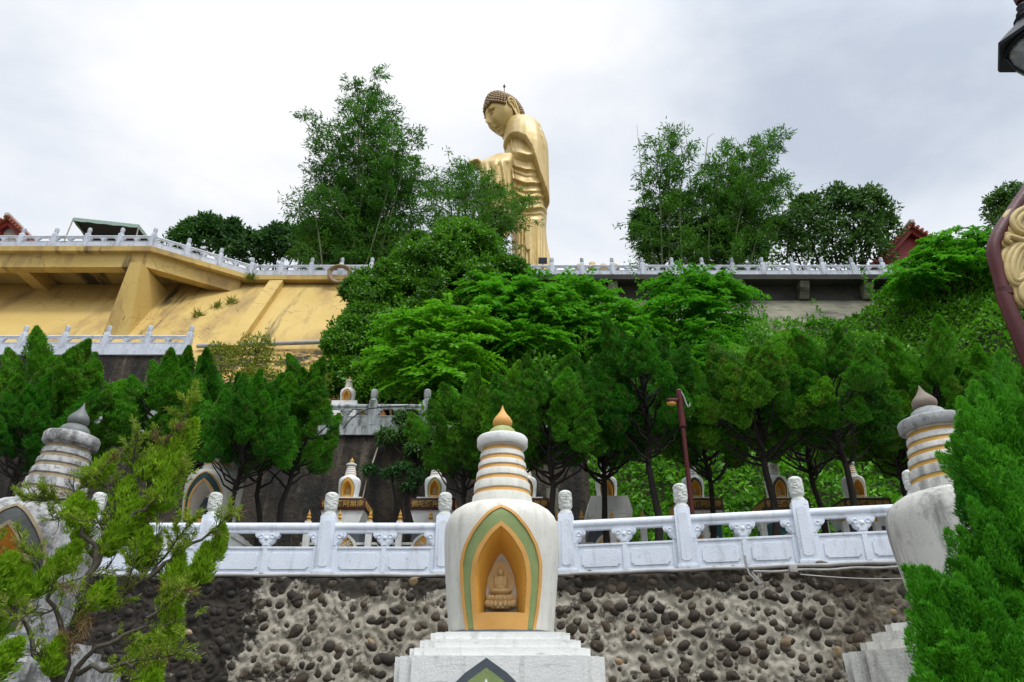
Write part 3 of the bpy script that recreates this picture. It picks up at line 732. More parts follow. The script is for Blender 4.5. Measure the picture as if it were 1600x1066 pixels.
# ---------------------------------------------------------------- small stupas on pavilions
PM = {}
def pav_meshes():
    b = MB(); b.box(-.46, .46, -.46, .46, 0, 2.15); PM['plinth'] = b.mesh('plinth', None, 0)
    b = MB(); b.prism([(-.40, 2.1), (.40, 2.1), (.52, 2.45), (-.52, 2.45)], 'y', -.5, .5); PM['cornice'] = b.mesh('cornice', None, 0)
    b = MB(); b.box(-.54, .54, -.54, .54, 2.451, 2.735, .006); PM['sign_board'] = b.mesh('sign_board', None, 40)
    b = MB(); b.box(-.40, .40, -.40, .40, 2.736, 2.80, .008); PM['roof_slab'] = b.mesh('roof_slab', None, 40)
    b = MB(); n = 20
    arc = lambda r: [(r * math.cos(PI * i / n), 1.45 + r * math.sin(PI * i / n)) for i in range(n + 1)]
    b.prism([(.40, .2)] + arc(.40) + [(-.40, .2)], 'y', -.60, -.461); PM['arch_panel'] = b.mesh('arch_panel', None, 35)
    b = MB()
    for k in range(n):
        p, q = arc(.40)[k], arc(.40)[k + 1]; r, t = arc(.46)[k], arc(.46)[k + 1]
        b.prism([p, r, t, q], 'y', -.64, -.462)
    PM['arch_rim'] = b.mesh('arch_rim', None, 35)
    b = MB(); b.box(-.20, .20, -.55, .3, 0, 1.62); PM['side_wall'] = b.mesh('side_wall', None, 0)
    b = MB(); b.box(-.23, .23, -.58, .33, 1.621, 1.68, .006)
    PM['coping'] = b.mesh('coping', None, 0)
    b = MB()
    for s in (-1, 1):
        b.tube([(s * .05, -.61, 1.50), (s * .14, -.61, 1.56), (s * .25, -.61, 1.66)], .012, 6)
        for k in range(5):
            p = Vector((s * (.07 + .045 * k), -.61, 1.52 + .035 * k))
            b.tube([p, p + Vector((s * .01, 0, .05)), p + Vector((s * .03, 0, .08))], [.006, .018, .004], 6); b.tube([p, p + Vector((s * .05, 0, -.02)), p + Vector((s * .08, 0, -.02))], [.006, .016, .004], 6)
    PM['branch_relief'] = b.mesh('branch_relief', None, 60)
    b = MB(); b.box(-.07, .07, -.625, -.601, 1.27, 1.40); PM['plaque'] = b.mesh('plaque', None, 0)
    b = MB(); b.lathe([(.055, 0), (.055, .04), (.03, .05), (.06, .08), (.05, .11), (.03, .12), (.042, .15), (.03, .19), (.012, .23), (.002, .28)], 14); PM['corner_finial'] = b.mesh('corner_finial', None, 60)
    b = MB(); b.box(-.07, .07, -.07, .07, 0, 2.14, .008); PM['corner_post'] = b.mesh('corner_post', None, 40)
    b = MB(); b.prism([(-.46, 2.1), (.46, 2.1), (.54, 2.45), (.44, 2.80), (-.44, 2.80), (-.54, 2.45)], 'y', -.5, .5); PM['white_block'] = b.mesh('cornice', None, 0)
pav_meshes()
def pavilion(px, D, label, pal, board, wall='slate', arch='mustard', blunt=False, ysign=795):
    X = (px - 800) * SC(D, zat(790, D)); base = zat(783, D) - 2.80
    root = thing('small_stupa', label, 'stupa', (X, D, TER), 0, 'small stupas on the terrace behind the balustrade')
    dz = base - TER
    def add(nm, mat, loc=(0, 0, dz), par=None): return inst(nm, PM[nm], M[mat], par or root, loc)
    pl_ = add('plinth', wall)
    ap = add('arch_panel', arch); add('arch_rim', 'stupa_white'); add('branch_relief', 'stupa_white', (0, 0, 0), ap); add('plaque', 'slate', (0, 0, 0), ap)
    for s in (-1, 1): sw = add('side_wall', wall, (s * .66, 0, dz)); add('coping', 'stupa_white', (0, 0, 0), sw)
    if board:
        add('cornice', 'stupa_base'); sb = add('sign_board', board); add('roof_slab', 'stupa_base')
        for rz, loc in ((0, (0, -.541, 2.59)), (-PI / 2, (-.541, 0, 2.59)), (PI / 2, (.541, 0, 2.59))):
            o = inst('lettering', TXT, M['gold_letter'], sb, loc); o.rotation_euler = (PI / 2, 0, rz)
    else:
        inst('cornice', PM['white_block'], M['stupa_base'], root, (0, 0, dz))
    for x in (-.72, 0, .72):
        po = add('corner_post', 'stupa_base', (x, -.70, dz)); add('corner_finial', 'gold_trim', (0, 0, 2.14), po)
    k = .44
    stupa_parts(root, pal, names=[n for n in PAL if n not in ('pedestal', 'steps')], off=(0, 0, dz + 2.80 - 2.25 * k), sc=k, blunt=blunt)
W = dict(body='stupa_base', spire='stupa_base')
pavilion(543, 18, 'small stupa with yellow niche and maroon board, leftmost of its row', dict(W, arch_band='gold_trim', outer_trim='old_trim', niche_frame='gold_trim', finial='gold_trim', niche_back='mustard'), 'maroon', arch='gold_trim')
pavilion(679, 18, 'small stupa with grey-green arch just left of the big central stupa', dict(W, arch_band='green', outer_trim='old_trim', niche_frame='orange', niche_back='mustard'), 'maroon', wall='slate')
pavilion(822, 18, 'small stupa almost hidden behind the big central stupa', dict(W, arch_band='teal', niche_back='mustard'), 'maroon')
pavilion(949, 18, 'small stupa with chipped gold tip on a plain white block without a board', dict(W, arch_band='teal', niche_frame='gold_trim', niche_back='mustard', finial_base='teal', finial='gold_trim'), None, wall='slate', blunt=True)
pavilion(1086, 18, 'small stupa with brown board directly behind the leaning lamp pole', dict(W, arch_band='teal', niche_frame='gold_trim', niche_back='mustard', finial_base='teal', finial='gold_trim'), 'brown_board', wall='blue_green')
pavilion(1218, 17.8, 'small stupa with brown board second from the right, half behind a dark trunk', dict(W, arch_band='teal', niche_frame='gold_trim', niche_back='mustard', finial='stupa_base'), 'brown_board', wall='blue_green')
pavilion(1340, 17.4, 'small stupa with brown board at the right end of its row', dict(W, arch_band='stupa_base', niche_frame='gold_trim', niche_back='mustard', finial='stupa_base'), 'brown_board', wall='slate')
# upper tier: little stupas and clay jars behind the stained balustrade
for px, ty, D, lb in ((497, 592, 23.5, 'tiny upper stupa rising behind the juniper crown, left of its twin'), (547, 588, 23, 'tiny upper stupa at the end of the stained balustrade beside the dark tree'), (440, 600, 24, 'tiny upper stupa nearly covered by the juniper crown below the yellow wall')):
    k = .42; zt = zat(ty, D); off = zt - MZ - 4.77 * k
    X = (px - 800) * SC(D, zt)
    root = thing('small_stupa', lb, 'stupa', (X, D, MZ), 0, 'tiny stupas on the upper tier')
    stupa_parts(root, dict(W, arch_band='old_trim', finial='clay'), names=[n for n in PAL if n not in ('pedestal', 'steps')], off=(0, 0, off), sc=k)
    b = MB(); b.box(-.42, .42, -.42, .42, 0, off + 2.26 * k, .01); b.build('pedestal', M['stupa_base'], root)
for px, py, lb in ((508, 634, 'orange clay jar on the upper tier left of a balustrade post'), (595, 648, 'orange clay jar in the last bay of the stained balustrade'), (417, 632, 'orange clay jar behind the juniper crown on the upper tier')):
    p = P(px, py, 21.9)
    root = thing('clay_jar', lb, 'jar', (p.x, 21.9, MZ), 0, 'clay jars on the upper tier')
    b = MB(); h = p.z - MZ
    b.lathe([(.16, 0), (.2, h * .3), (.21, h * .7), (.15, h * .9), (.17, h), (.13, h + .03)], 20); b.build('jar_body', M['clay'], root, smooth=60)
    b = MB(); b.lathe([(.15, h + .031), (.13, h + .06), (.08, h + .10), (.09, h + .15), (.03, h + .22)], 20); b.build('lid', M['clay'], root, smooth=60)
# ================================================================== upper walls, deck, hillside
def sstep(x, a, b):
    t = max(0.0, min(1.0, (x - a) / (b - a))); return t * t * (3 - 2 * t)
def rockface(name, x0, x1, D, z0, z1, batter, mat, parent, nx=160, nz=40, amp=.22):
    b = MB()
    def fn(u, v):
        x = x0 + (x1 - x0) * u; z = z0 + (z1 - z0) * v
        q = Vector((x, z, D)); k = mnoise.fractal(q * .35, 1.0, 2.0, 5) * amp + mnoise.noise(q * 1.9) * .05
        return Vector((x, D - batter * (1 - v) + k * (1 - .7 * v), z))
    b.grid(fn, nx, nz)
    return b.build(name, mat, parent, smooth=60)
o = rockface('rock_wall', -45, 2.2, 21.0 - .2, TER - .1, MZ - .10, .7, M['rock_wall'], None, 200, 40)
tag(o, 'dark streaked rock wall behind the row of small stupas', 'wall')
b = MB(); b.box(-60, 2.2, 20.62, 31, MZ - .28, MZ - .004); tag(b.build('upper_terrace', M['mid_rail'], smooth=0), kind='structure')
o = rockface('rock_wall', -60, -14.7, 30 - .15, MZ - .1, LZ - .10, .5, M['rock_wall'], None, 120, 40)
tag(o, 'dark rough wall under the left ledge, behind the juniper tops', 'wall')
b = MB(); b.box(-60, -14.7, 29.75, 36, LZ - .28, LZ - .004); tag(b.build('ledge', M['far_rail'], smooth=0), kind='structure')
PZ = LZ + .9; TB = TZ - .36
def wy(z): return 31.0 + (z - LZ) * (36.2 - 31.0) / (TB - LZ)
yw = thing('yellow_wall', 'cracked sloping yellow retaining wall carrying the projecting deck', 'wall', (-20, 31, LZ))
o0 = Vector((-20, 31, LZ))
def yb(b, name, mat, par=None, sm=0): return b.build(name, M[mat], par or yw, -o0, smooth=sm)
b = MB()
b.prism([(wy(LZ), LZ), (wy(TB), TB), (40, TB), (40, LZ)], 'x', -60, -14.7)
b.prism([(wy(PZ), PZ), (wy(TB), TB), (40, TB), (40, PZ)], 'x', -14.699, -3.5)
yb(b, 'slope_face', 'yellow')
b = MB(); b.prism([(wy(MZ), MZ), (wy(PZ - .01), PZ - .01), (40, PZ - .01), (40, MZ)], 'x', -14.698, -3.5); yb(b, 'peeling_base', 'yellow_peel')
b = MB(); b.prism([(wy(PZ) - .45, PZ), (wy(TB) - .45, TB), (wy(TB) + .3, TB), (wy(PZ) + .3, PZ)], 'x', -13.75, -13.0); yb(b, 'rib', 'yellow')
b = MB(); z0, z1 = LZ + 1.2, TB - .9
b.add([(-20.4, 32.5, z0), (-19.0, 32.5, z0), (-19.0, 37, z0), (-20.4, 37, z0), (-19.95, 32.5, z1), (-19.35, 32.5, z1), (-19.2, 37, z1), (-20.1, 37, z1)], [(3, 2, 1, 0), (4, 5, 6, 7), (0, 1, 5, 4), (1, 2, 6, 5), (2, 3, 7, 6), (3, 0, 4, 7)])
yb(b, 'fin', 'yellow')
b = MB(); b.add([(-34.4, 32.5, z0), (-33.0, 32.5, z0), (-33.0, 37, z0), (-34.4, 37, z0), (-33.95, 32.5, z1), (-33.35, 32.5, z1), (-33.2, 37, z1), (-34.1, 37, z1)], [(3, 2, 1, 0), (4, 5, 6, 7), (0, 1, 5, 4), (1, 2, 6, 5), (2, 3, 7, 6), (3, 0, 4, 7)]); yb(b, 'fin', 'yellow')
# deck slab
fy = DL - .22
b = MB(); b.prism([(-60, fy), (cB.x + .1, fy), (cA.x + .1, 35.76), (-3.5, 35.76), (-3.5, 37), (-60, 37)], 'z', TZ - .30, TZ - .004); yb(b, 'deck_slab', 'yellow')
b = MB(); b.prism([(-60, fy + .28), (cB.x - .02, fy + .28), (cA.x - .4, 35.85), (cA.x - .4, 36.5), (cB.x - .25, fy + .85), (-60, fy + .85)], 'z', TZ - 1.15, TZ - .301); yb(b, 'edge_beam', 'yellow')
for x in (-26.4, -33.6):
    b = MB(); b.box(x - .35, x + .35, fy + .851, 37.5, TZ - 1.1, TZ - .302); yb(b, 'cross_beam', 'yellow')
# plateau
b = MB(); b.prism([(-300, 37.01), (300, 37.01), (300, 260), (-300, 260)], 'z', TZ - 3, TZ - .02); tag(b.build('plateau', M['ground'], smooth=0), kind='structure')
# right edge
er = thing('concrete_edge', 'stained dark concrete overhang below the right part of the top balustrade', 'wall', (10, 36, TZ))
o1 = Vector((10, 36, TZ))
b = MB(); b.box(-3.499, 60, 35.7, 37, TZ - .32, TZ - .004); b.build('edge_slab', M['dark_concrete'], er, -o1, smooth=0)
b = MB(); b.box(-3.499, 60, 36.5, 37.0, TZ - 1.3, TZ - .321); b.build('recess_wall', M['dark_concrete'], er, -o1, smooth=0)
b = MB(); b.prism([(33.6, 18.8), (36.45, TZ - 1.301), (37, TZ - 1.301), (37, 18.8)], 'x', -3.499, 60); b.build('sloping_face', M['grey_concrete'], er, -o1, smooth=0)
s = SC(36, TZ - .8)
for px in (958, 1058, 1158, 1258, 1358):
    x = (px - 800) * s
    b = MB(); b.prism([(35.85, TZ - .33), (36.5, TZ - .33), (36.5, TZ - 1.25), (36.3, TZ - 1.25), (35.95, TZ - .7)], 'x', x - .26, x + .26); b.build('bracket', M['grey_concrete'], er, -o1, smooth=0)

def hill(x, y):
    z0 = MZ - .4 + (TER + .9 - MZ) * sstep(x, 1.2, 3.6)
    t = max(0.0, min(1.0, (y - 21) / 13.4))
    z1 = 19.6 + 4.4 * sstep(x, 17.5, 24)
    z = z0 + (z1 - z0) * (t ** .85)
    q = Vector((x * .22, y * .22, 0)); z += mnoise.fractal(q, 1, 2, 3) * .9 * sstep(y, 21, 23) * (1 - sstep(y, 33, 35))
    return z
b = MB(); b.grid(lambda u, v: Vector((-3.4 + 60 * u, 20.9 + 14.4 * v, hill(-3.4 + 60 * u, 20.9 + 14.4 * v) + .0)), 120, 40)
tag(b.build('hillside', M['grass_soil'], smooth=80), kind='structure')

# ================================================================== golden statue
SDp = 48.0
def sx(x): return 720 + x / 3.33
def sy(Y): return 120 + Y / 3.33
def SW(x, Y, D=SDp): return P(sx(x), sy(Y), D)
rows = [(226, 268, 332), (232, 256, 350), (245, 248, 370), (270, 243, 394), (300, 237, 411), (340, 231, 427), (380, 228, 437), (420, 226, 442), (470, 227, 444), (520, 229, 445), (580, 233, 447), (640, 238, 449), (700, 244, 450), (760, 252, 446), (800, 258, 445), (850, 264, 449), (900, 266, 455), (950, 266, 463), (1000, 264, 469), (1100, 258, 478), (1480, 250, 500)]
ry = np.array([r[0] for r in rows]); rl = np.array([r[1] for r in rows]); rr = np.array([r[2] for r in rows])
hemx = [226, 262, 300, 335, 365, 385, 410, 440, 458]; hemy = [392, 374, 385, 410, 455, 520, 585, 660, 712]
def hem(x): return float(np.interp(x, hemx, hemy))
def saw(p): 
    p = p - math.floor(p); return p * 1.0 if p < .78 else .78 * (1 - (p - .78) / .22)
root = thing('statue', 'giant golden standing buddha statue with bowed head rising above the hilltop trees', 'statue', (SW(340, 1000).x, SDp, TZ))
ro = Vector(root.location)
NS, NR = 200, 240
Ys = np.concatenate([np.linspace(226, 300, 30), np.linspace(304, 1000, NR - 38), np.linspace(1020, 1480, 8)])
V = []
for Y in Ys:
    l, r = np.interp(Y, ry, rl), np.interp(Y, ry, rr)
    pl_, pr_ = SW(l, Y), SW(r, Y); c = (pl_.x + pr_.x) / 2; a = (pr_.x - pl_.x) / 2; z = pl_.z
    bb = a * (1.12 if Y > 300 else 1.12 - .25 * (300 - Y) / 74)
    for k in range(NS):
        t = 2 * PI * k / NS; n = 2.3
        cx_, cy_ = math.cos(t), math.sin(t)
        ex = abs(cx_) ** (2 / n) * (1 if cx_ > 0 else -1); ey = abs(cy_) ** (2 / n) * (1 if cy_ > 0 else -1)
        xx = (l + r) / 2 + (r - l) / 2 * ex
        d = 0.0
        near = sstep(-cy_, -.1, .25)
        h = hem(xx)
        if Y < h:
            d = .30 * sstep(h - Y, 0, 7)
            ln = np.interp(Y, [255, 330, 450, 600, 720], [372, 402, 421, 428, 436])
            d += .16 * sstep(xx, ln - 1, ln + 3)
            d += .05 * mnoise.noise(Vector((xx * .035, Y * .006, 3))) * 2
        elif Y < 790 - .0026 * (xx - 350) ** 2 + 10:
            ye = Y + .0028 * (xx - 348) ** 2 - 20 * sstep(xx, 250, 330) + 10 * mnoise.noise(Vector((xx * .02, Y * .004, 1)))
            ph = float(np.interp(ye, [380, 492, 540, 560, 606, 640, 672, 694, 730, 752, 800], range(11)))
            am = [.50, .22, .08, .30, .14, .28, .10, .30, .12, .28, .2][min(10, int(ph))]
            amp = am * sstep(xx, 240, 300)
            d = -.30 - .12 * sstep(xx, 236, 300) + amp * 1.2 * saw(ph) * (.55 + .45 * min(1, max(0, (ph % 1) * 1.4)))
            d += .22 * saw((xx - 226 - (Y - 400) * .14) / 21.0) * (1 - sstep(xx, 255, 285))
        else:
            d = -.16 + .15 * (0.5 + .5 * math.cos((xx - 300 + 8 * math.sin(Y * .006)) * .115 + .8 * math.sin(xx * .03))) + .05 * math.sin(xx * .31 + Y * .004)
            q = ((xx - 347) / 17) ** 2 + ((Y - 890) / 75) ** 2
            if q < 1: d = .02
        d *= near
        d *= sstep(Y, 226, 262)
        V.append((c + (a + d * .5) * ex, SDp + (bb + d) * ey + .0, z))
b = MB(); f = []
for i in range(len(Ys) - 1):
    for k in range(NS):
        k2 = (k + 1) % NS; f.append((i * NS + k, i * NS + k2, (i + 1) * NS + k2, (i + 1) * NS + k))
f.append(tuple(range(NS))); m_ = (len(Ys) - 1) * NS; f.append(tuple(range(m_ + NS - 1, m_ - 1, -1)))
b.add(V, f); b.build('robed_body', M['statue'], root, -ro, smooth=50)
# forearm with the hanging sleeve (near side)
sl = [(396, 205, 262), (404, 178, 268), (416, 150, 270), (430, 122, 270), (444, 100, 268), (455, 93, 266), (470, 92, 264), (500, 96, 262), (550, 103, 262), (600, 108, 262), (680, 116, 262), (760, 128, 262), (820, 145, 258), (840, 170, 240)]
ya = np.array([q[0] for q in sl]); yl = np.array([q[1] for q in sl]); yr = np.array([q[2] for q in sl])
b = MB(); SDn = SDp - 2.2
def slf(u, v):
    Y = 396 + v * 444; l, r = np.interp(Y, ya, yl), np.interp(Y, ya, yr)
    A, B = P(sx(l), sy(Y), SDn), P(sx(r), sy(Y), SDn); t = 2 * PI * u
    th = .95 * sstep(v, -.02, .10) + .12
    ex = math.copysign(abs(math.cos(t)) ** .75, math.cos(t)); ey = math.copysign(abs(math.sin(t)) ** .75, math.sin(t))
    xx = (l + r) / 2 + (r - l) / 2 * ex
    th += (.30 * mnoise.noise(Vector(((xx - .14 * (Y - 420)) * .045, Y * .0015, 7))) + .14 * mnoise.noise(Vector((xx * .11, Y * .003, 2)))) * sstep(Y, 415, 470)
    kk = (SDn + th * ey) / SDn
    return Vector((((A.x + B.x) / 2 + (B.x - A.x) / 2 * ex) * kk, SDn + th * ey, CZ + (A.z - CZ) * kk))
b.grid(slf, 90, 70, True); b.build('sleeve', M['statue'], root, -ro, smooth=60)
hc = P(sx(86), sy(462), SDn)
b = MB(); b.ell((hc.x + .25, hc.y, hc.z), (.62, .42, .42), 20, 12)
for i, (dy, ln) in enumerate(((-.34, .8), (-.12, .95), (.12, .9), (.33, .7))):
    p0 = Vector((hc.x - .2, hc.y + dy, hc.z + .08)); b.tube([p0 + Vector((.3, 0, 0)), p0 + Vector((-.25, 0, .02)), p0 + Vector((-.45 * ln - .1, 0, -.2)), p0 + Vector((-.5 * ln - .1, 0, -.45))], [.15, .15, .13, .08], 10)
p0 = Vector((hc.x + .2, hc.y - .35, hc.z)); b.tube([p0, p0 + Vector((-.2, -.25, .1)), p0 + Vector((-.5, -.3, .0))], [.17, .14, .08], 10)
b.build('hand', M['statue'], root, -ro, smooth=60)
# head
HM = Matrix.Translation(SW(226, 212)) @ (Matrix.Rotation(rad(207), 4, 'Z') @ Matrix.Rotation(rad(25), 4, 'Y'))
AX, AY, AZ = 1.58, 1.38, 2.12
def headpt(x, y, z, k=1.0):      # unit sphere -> head surface (local)
    jaw = sstep(-z, .0, 1.0)
    px_, py_, pz_ = AX * x * (1 - .10 * jaw) + .12 * jaw, AY * y * (1 - .24 * jaw), AZ * z
    if x > 0:
        g = lambda u, s: math.exp(-(u / s) ** 2)
        ay = abs(y)
        d = .34 * g(y, .10) * g(z + .22, .17) + .18 * g(y, .085) * g(z - .05, .26) + .06 * g(ay - .10, .06) * g(z + .27, .06)
        d += .09 * g(ay - .32, .22) * g(z - .27 + .35 * (ay - .32) ** 2, .055)         # brow
        d -= .15 * g(ay - .34, .17) * g(z - .15, .075)                                  # socket
        d += .10 * g(ay - .34, .14) * g(z - .07, .055)                                  # lid
        d -= .06 * g(ay - .34, .15) * g(z - .015, .02)
        d += .10 * g(y, .17) * g(z + .47, .045) + .11 * g(y, .14) * g(z + .60, .05) - .10 * g(y, .2) * g(z + .535, .022)
        d -= .07 * g(y, .2) * g(z + .69, .05) + .03 * g(ay - .24, .06) * g(z + .52, .08)
        d += .16 * g(y, .25) * g(z + .86, .14) + .07 * g(ay - .45, .2) * g(z + .28, .25)
        px_ += d * k * (2.3 if abs(y) > .2 or z < -.36 else 1.4)
    return Vector((px_, py_, pz_))
b = MB(); nu, nv = 120, 100
def hf(u, v):
    th = -PI / 2 + PI * (v * .998 + .001); a = 2 * PI * u
    return HM @ headpt(math.cos(th) * math.cos(a), math.cos(th) * math.sin(a), math.sin(th))
b.grid(hf, nu, nv, True); head = b.build('head', M['statue'], root, -ro, smooth=70)
b = MB(); b.tube([HM @ Vector((-.25, 0, -1.0)), HM @ Vector((-.45, 0, -2.2)), SW(305, 262)], [1.05, 1.05, 1.5], 24); b.build('neck', M['statue'], root, -ro, smooth=60)
def inhair(x, y, z):
    if x > .15: return z > .46 + .10 * (1 - min(1, abs(y) * 1.3)) * 0 - .25 * sstep(abs(y), .55, .9)
    if x > -.22: return z > .28 and not (abs(y) > .8 and z < .40)
    return z > -.72
def hairpt(x, y, z):
    p = headpt(x, y, z, 0.0); e = 1.05 + .10 * math.exp(-((1 - z) / .16) ** 2) + .05 * sstep(-x, .1, .7)
    return p * e
b = MB(); b.grid(lambda u, v: HM @ (hairpt(math.cos(-.8 + v * 2.37) * math.cos(PI / 2 + PI * u + 0.0), math.cos(-.8 + v * 2.37) * math.sin(PI / 2 + PI * u), math.sin(-.8 + v * 2.37)) * .985), 60, 50)
b.grid(lambda u, v: HM @ (hairpt(math.cos(.5 + v * 1.07) * math.cos(2 * PI * u), math.cos(.5 + v * 1.07) * math.sin(2 * PI * u), math.sin(.5 + v * 1.07)) * .985), 60, 20, True)
hair = b.build('hair', M['curl_base'], head, smooth=60)
b = MB(); nC = 620; ga = PI * (3 - math.sqrt(5))
for i in range(nC):
    z = 1 - 2 * (i + .5) / nC; r_ = math.sqrt(1 - z * z); a = i * ga; x, y = r_ * math.cos(a), r_ * math.sin(a)
    if inhair(x, y, z):
        p = HM @ hairpt(x, y, z); b.ell(p, (.165, .165, .165), 8, 6)
b.build('hair_curls', M['curl'], head, smooth=80)
for sgn in (1, -1):
    b = MB()
    ctr = lambda x, z, o=0: HM @ Vector((x, sgn * (AY * .97 + o), z))
    rim = [(-.02, -.05), (.12, .25), (.12, .55), (-.02, .80), (-.22, .88), (-.42, .74), (-.50, .40), (-.48, -.1), (-.44, -.6), (-.40, -1.0), (-.30, -1.25), (-.16, -1.2), (-.10, -.8), (-.08, -.4)]
    nE = len(rim)
    b.add([ctr(x, z, .12) for x, z in rim] + [ctr(x, z, -.3) for x, z in rim], [tuple(range(nE))] + [(k, (k + 1) % nE, nE + (k + 1) % nE, nE + k) for k in range(nE)])
    b.tube([ctr(x, z, .12) for x, z in rim[:10]], [.05, .09, .11, .12, .12, .12, .12, .11, .09, .05], 10)
    b.ell(ctr(-.26, -1.0, .12), (.15, .10, .28), 12, 8, HM.to_3x3())
    b.tube([ctr(-.05, .50, .13), ctr(-.22, .56, .16), ctr(-.31, .3, .17), ctr(-.25, -.1, .15)], [.03, .07, .08, .04], 8)
    b.build('ear', M['statue'], head, smooth=60)
b = MB(); q0 = SW(226, 95); b.tube([q0, q0 + Vector((0, 0, 1.1))], .035, 8); b.ell(q0 + Vector((0, 0, 1.0)), (.12, .12, .11), 10, 8); b.ell(q0 + Vector((0, 0, 1.18)), (.05, .05, .13), 8, 6); b.build('lightning_rod', M['curl_base'], head)
head_children = [c for c in head.children]
for c_ in head_children: c_.location = (0, 0, 0)

# small stone finials seen past the right balustrade
for k, px in enumerate((905, 925, 942, 960)):
    p = P(px, 413 if k != 1 else 410, 41); lb = ['small beige stone ornament on the plateau nearest the statue', 'tallest of the small beige stone ornaments behind the right balustrade', 'small beige stone ornament third from the statue', 'small beige stone ornament farthest from the statue'][k]
    b = MB(); h = p.z - TZ; b.lathe([(.3, 0), (.3, h - .9), (.16, h - .8), (.30, h - .6), (.32, h - .35), (.2, h - .2), (.22, h - .1), (.05, h + .06)], 14)
    tag(b.build('stone_ornament', M['tan_relief'], None, (p.x, 41, TZ), smooth=60), lb, 'ornament', 'stone ornaments beside the statue')

# ================================================================== buildings and tent on the top
# left hall: gable end
def hall(name, label, apex, eave, D, depth, wallmat, ridge_dx):
    A = P(apex[0], apex[1], D); Ev = P(eave[0], eave[1], D)
    w = abs(Ev.x - A.x) * 1.0; h = A.z - Ev.z
    r = thing(name, label, 'building', (A.x, D, TZ)); o = Vector((A.x, D, TZ))
    zt = A.z - TZ; ze = Ev.z - TZ
    b = MB(); b.prism([(-w * .8, 0), (w * .8, 0), (w * .8, ze + .1), (0, zt - .45), (-w * .8, ze + .1)], 'y', .7, depth); b.build('wall', M[wallmat], r, smooth=0)
    rf = MB()
    for s in (-1, 1):
        rf.prism([(0, zt - .22), (s * w, ze - .10), (s * w, ze + .12), (0, zt)] if s > 0 else [(s * w, ze - .10), (0, zt - .22), (0, zt), (s * w, ze + .12)], 'y', 0, depth + .5)
    roof = rf.build('roof', M['roof_tile'], r, smooth=0)
    t = MB(); n = int(math.hypot(w, h) / .34)
    for s in (-1, 1):
        for k in range(n):
            x = s * w * (k + .5) / n; z = zt + (ze + .12 - zt) * (k + .5) / n
            t.tube([(x, -.1, z + .03), (x, depth + .5, z + .03)], .12, 8)
    t.build('tile_rolls', M['roof_tile'], roof, smooth=60)
    t = MB()
    for s in (-1, 1):
        t.prism([(0, zt - .62), (s * w * .97, ze - .5), (s * w * .97, ze - .12), (0, zt - .24)][::s], 'y', .25, .5)
    t.build('barge_board', M['roof_red'], r, smooth=0)
    t = MB(); t.box(-.16, .16, -.2, depth + .6, zt - .04, zt + .22, .03); t.build('ridge', M['roof_grey'], roof)
    return r, w, zt, ze
r, w, zt, ze = hall('temple_hall', 'red-roofed hall corner peeping over the left end of the deck balustrade', (12, 338), (40, 368), 46, 12, 'roof_grey', 0)
b = MB(); b.box(-.9, -.4, .45, .69, 0, zt - .9); b.build('red_column', M['roof_red'], r, smooth=0)
hall('temple_hall', 'orange-tiled gable of a red hall behind the balustrade at the right', (1424, 349), (1362, 418), 43, 14, 'roof_red', 0)
# tent
tn = thing('canopy_tent', 'dark canopy tent with patterned valance standing on the left deck', 'tent', tuple(P(168, 360, 36.0).xy) + (TZ,))
to = Vector(tn.location)
fl, fr = P(115, 341, 34.6), P(217, 352, 34.6); bl, br = Vector((fl.x - .1, 38.2, fl.z - .2)), Vector((fr.x + .1, 38.2, fr.z - .1))
ctrp = (fl + fr + bl + br) / 4 + Vector((0, 0, .25))
b = MB(); up = Vector((0, 0, .05))
b.add([fl, fr, br, bl, ctrp], [(0, 1, 4), (1, 2, 4), (2, 3, 4), (3, 0, 4)]); b.build('canopy', M['canopy_under'], tn, -to, smooth=0)
b = MB()
b.add([v + up for v in (fl, fr, br, bl, ctrp)], [(0, 1, 4), (1, 2, 4), (2, 3, 4), (3, 0, 4)])
for p, q in ((fl, fr), (fr, br), (br, bl), (bl, fl)):
    n = 8; dn = Vector((0, 0, -.20))
    pts = [p.lerp(q, k / n) for k in range(n + 1)]
    b.add([x + up for x in pts] + [x + dn * (1 if k % 2 else .8) for k, x in enumerate(pts)], [(k, k + 1, n + 2 + k, n + 1 + k) for k in range(n)])
b.build('valance', M['canopy_top'], tn, -to, smooth=0)
for p, dx in ((fl, -.25), (fr, .1), (bl, -.1), (br, .1)):
    b = MB(); b.tube([p, Vector((p.x + dx, p.y + .05, TZ))], .035, 8); b.build('tent_pole', M['pipe'], tn, -to)
# floodlight near the statue's feet
p = P(848, 409, 37.6); fo = thing('floodlight', 'small grey floodlight on a stalk before the statue robe', 'floodlight', (p.x, 37.6, TZ))
b = MB(); b.tube([(0, 0, 0), (0, 0, p.z - TZ - .1)], .05, 8); b.build('stalk', M['slate'], fo)
b = MB(); b.prism([(-.12, -.14), (.16, -.2), (.16, .2), (-.12, .14)], 'x', -.26, .26); lamp = b.build('lamp_housing', M['slate'], fo, (0, 0, p.z - TZ + .1)); lamp.rotation_euler = (rad(25), 0, 0)
b = MB(); b.box(-.22, .22, -.19, -.17, -.15, .15)
# rope coil on a post of the main edge
p = P(531, 424, 35.6); b = MB()
for k in range(3):
    w = .5 + .06 * k; b.tube([Vector((p.x + w * math.sin(a), 35.62 - .05 * k, p.z - .05 + (.62 + .05 * k) * math.cos(a) * (1 if math.cos(a) < 0 else .55))) for a in [i * 2 * PI / 24 for i in range(25)]], .07, 8)
tag(b.build('rope', M['rope'], smooth=60), 'coiled brown rope hung over a post above the yellow wall', 'rope')

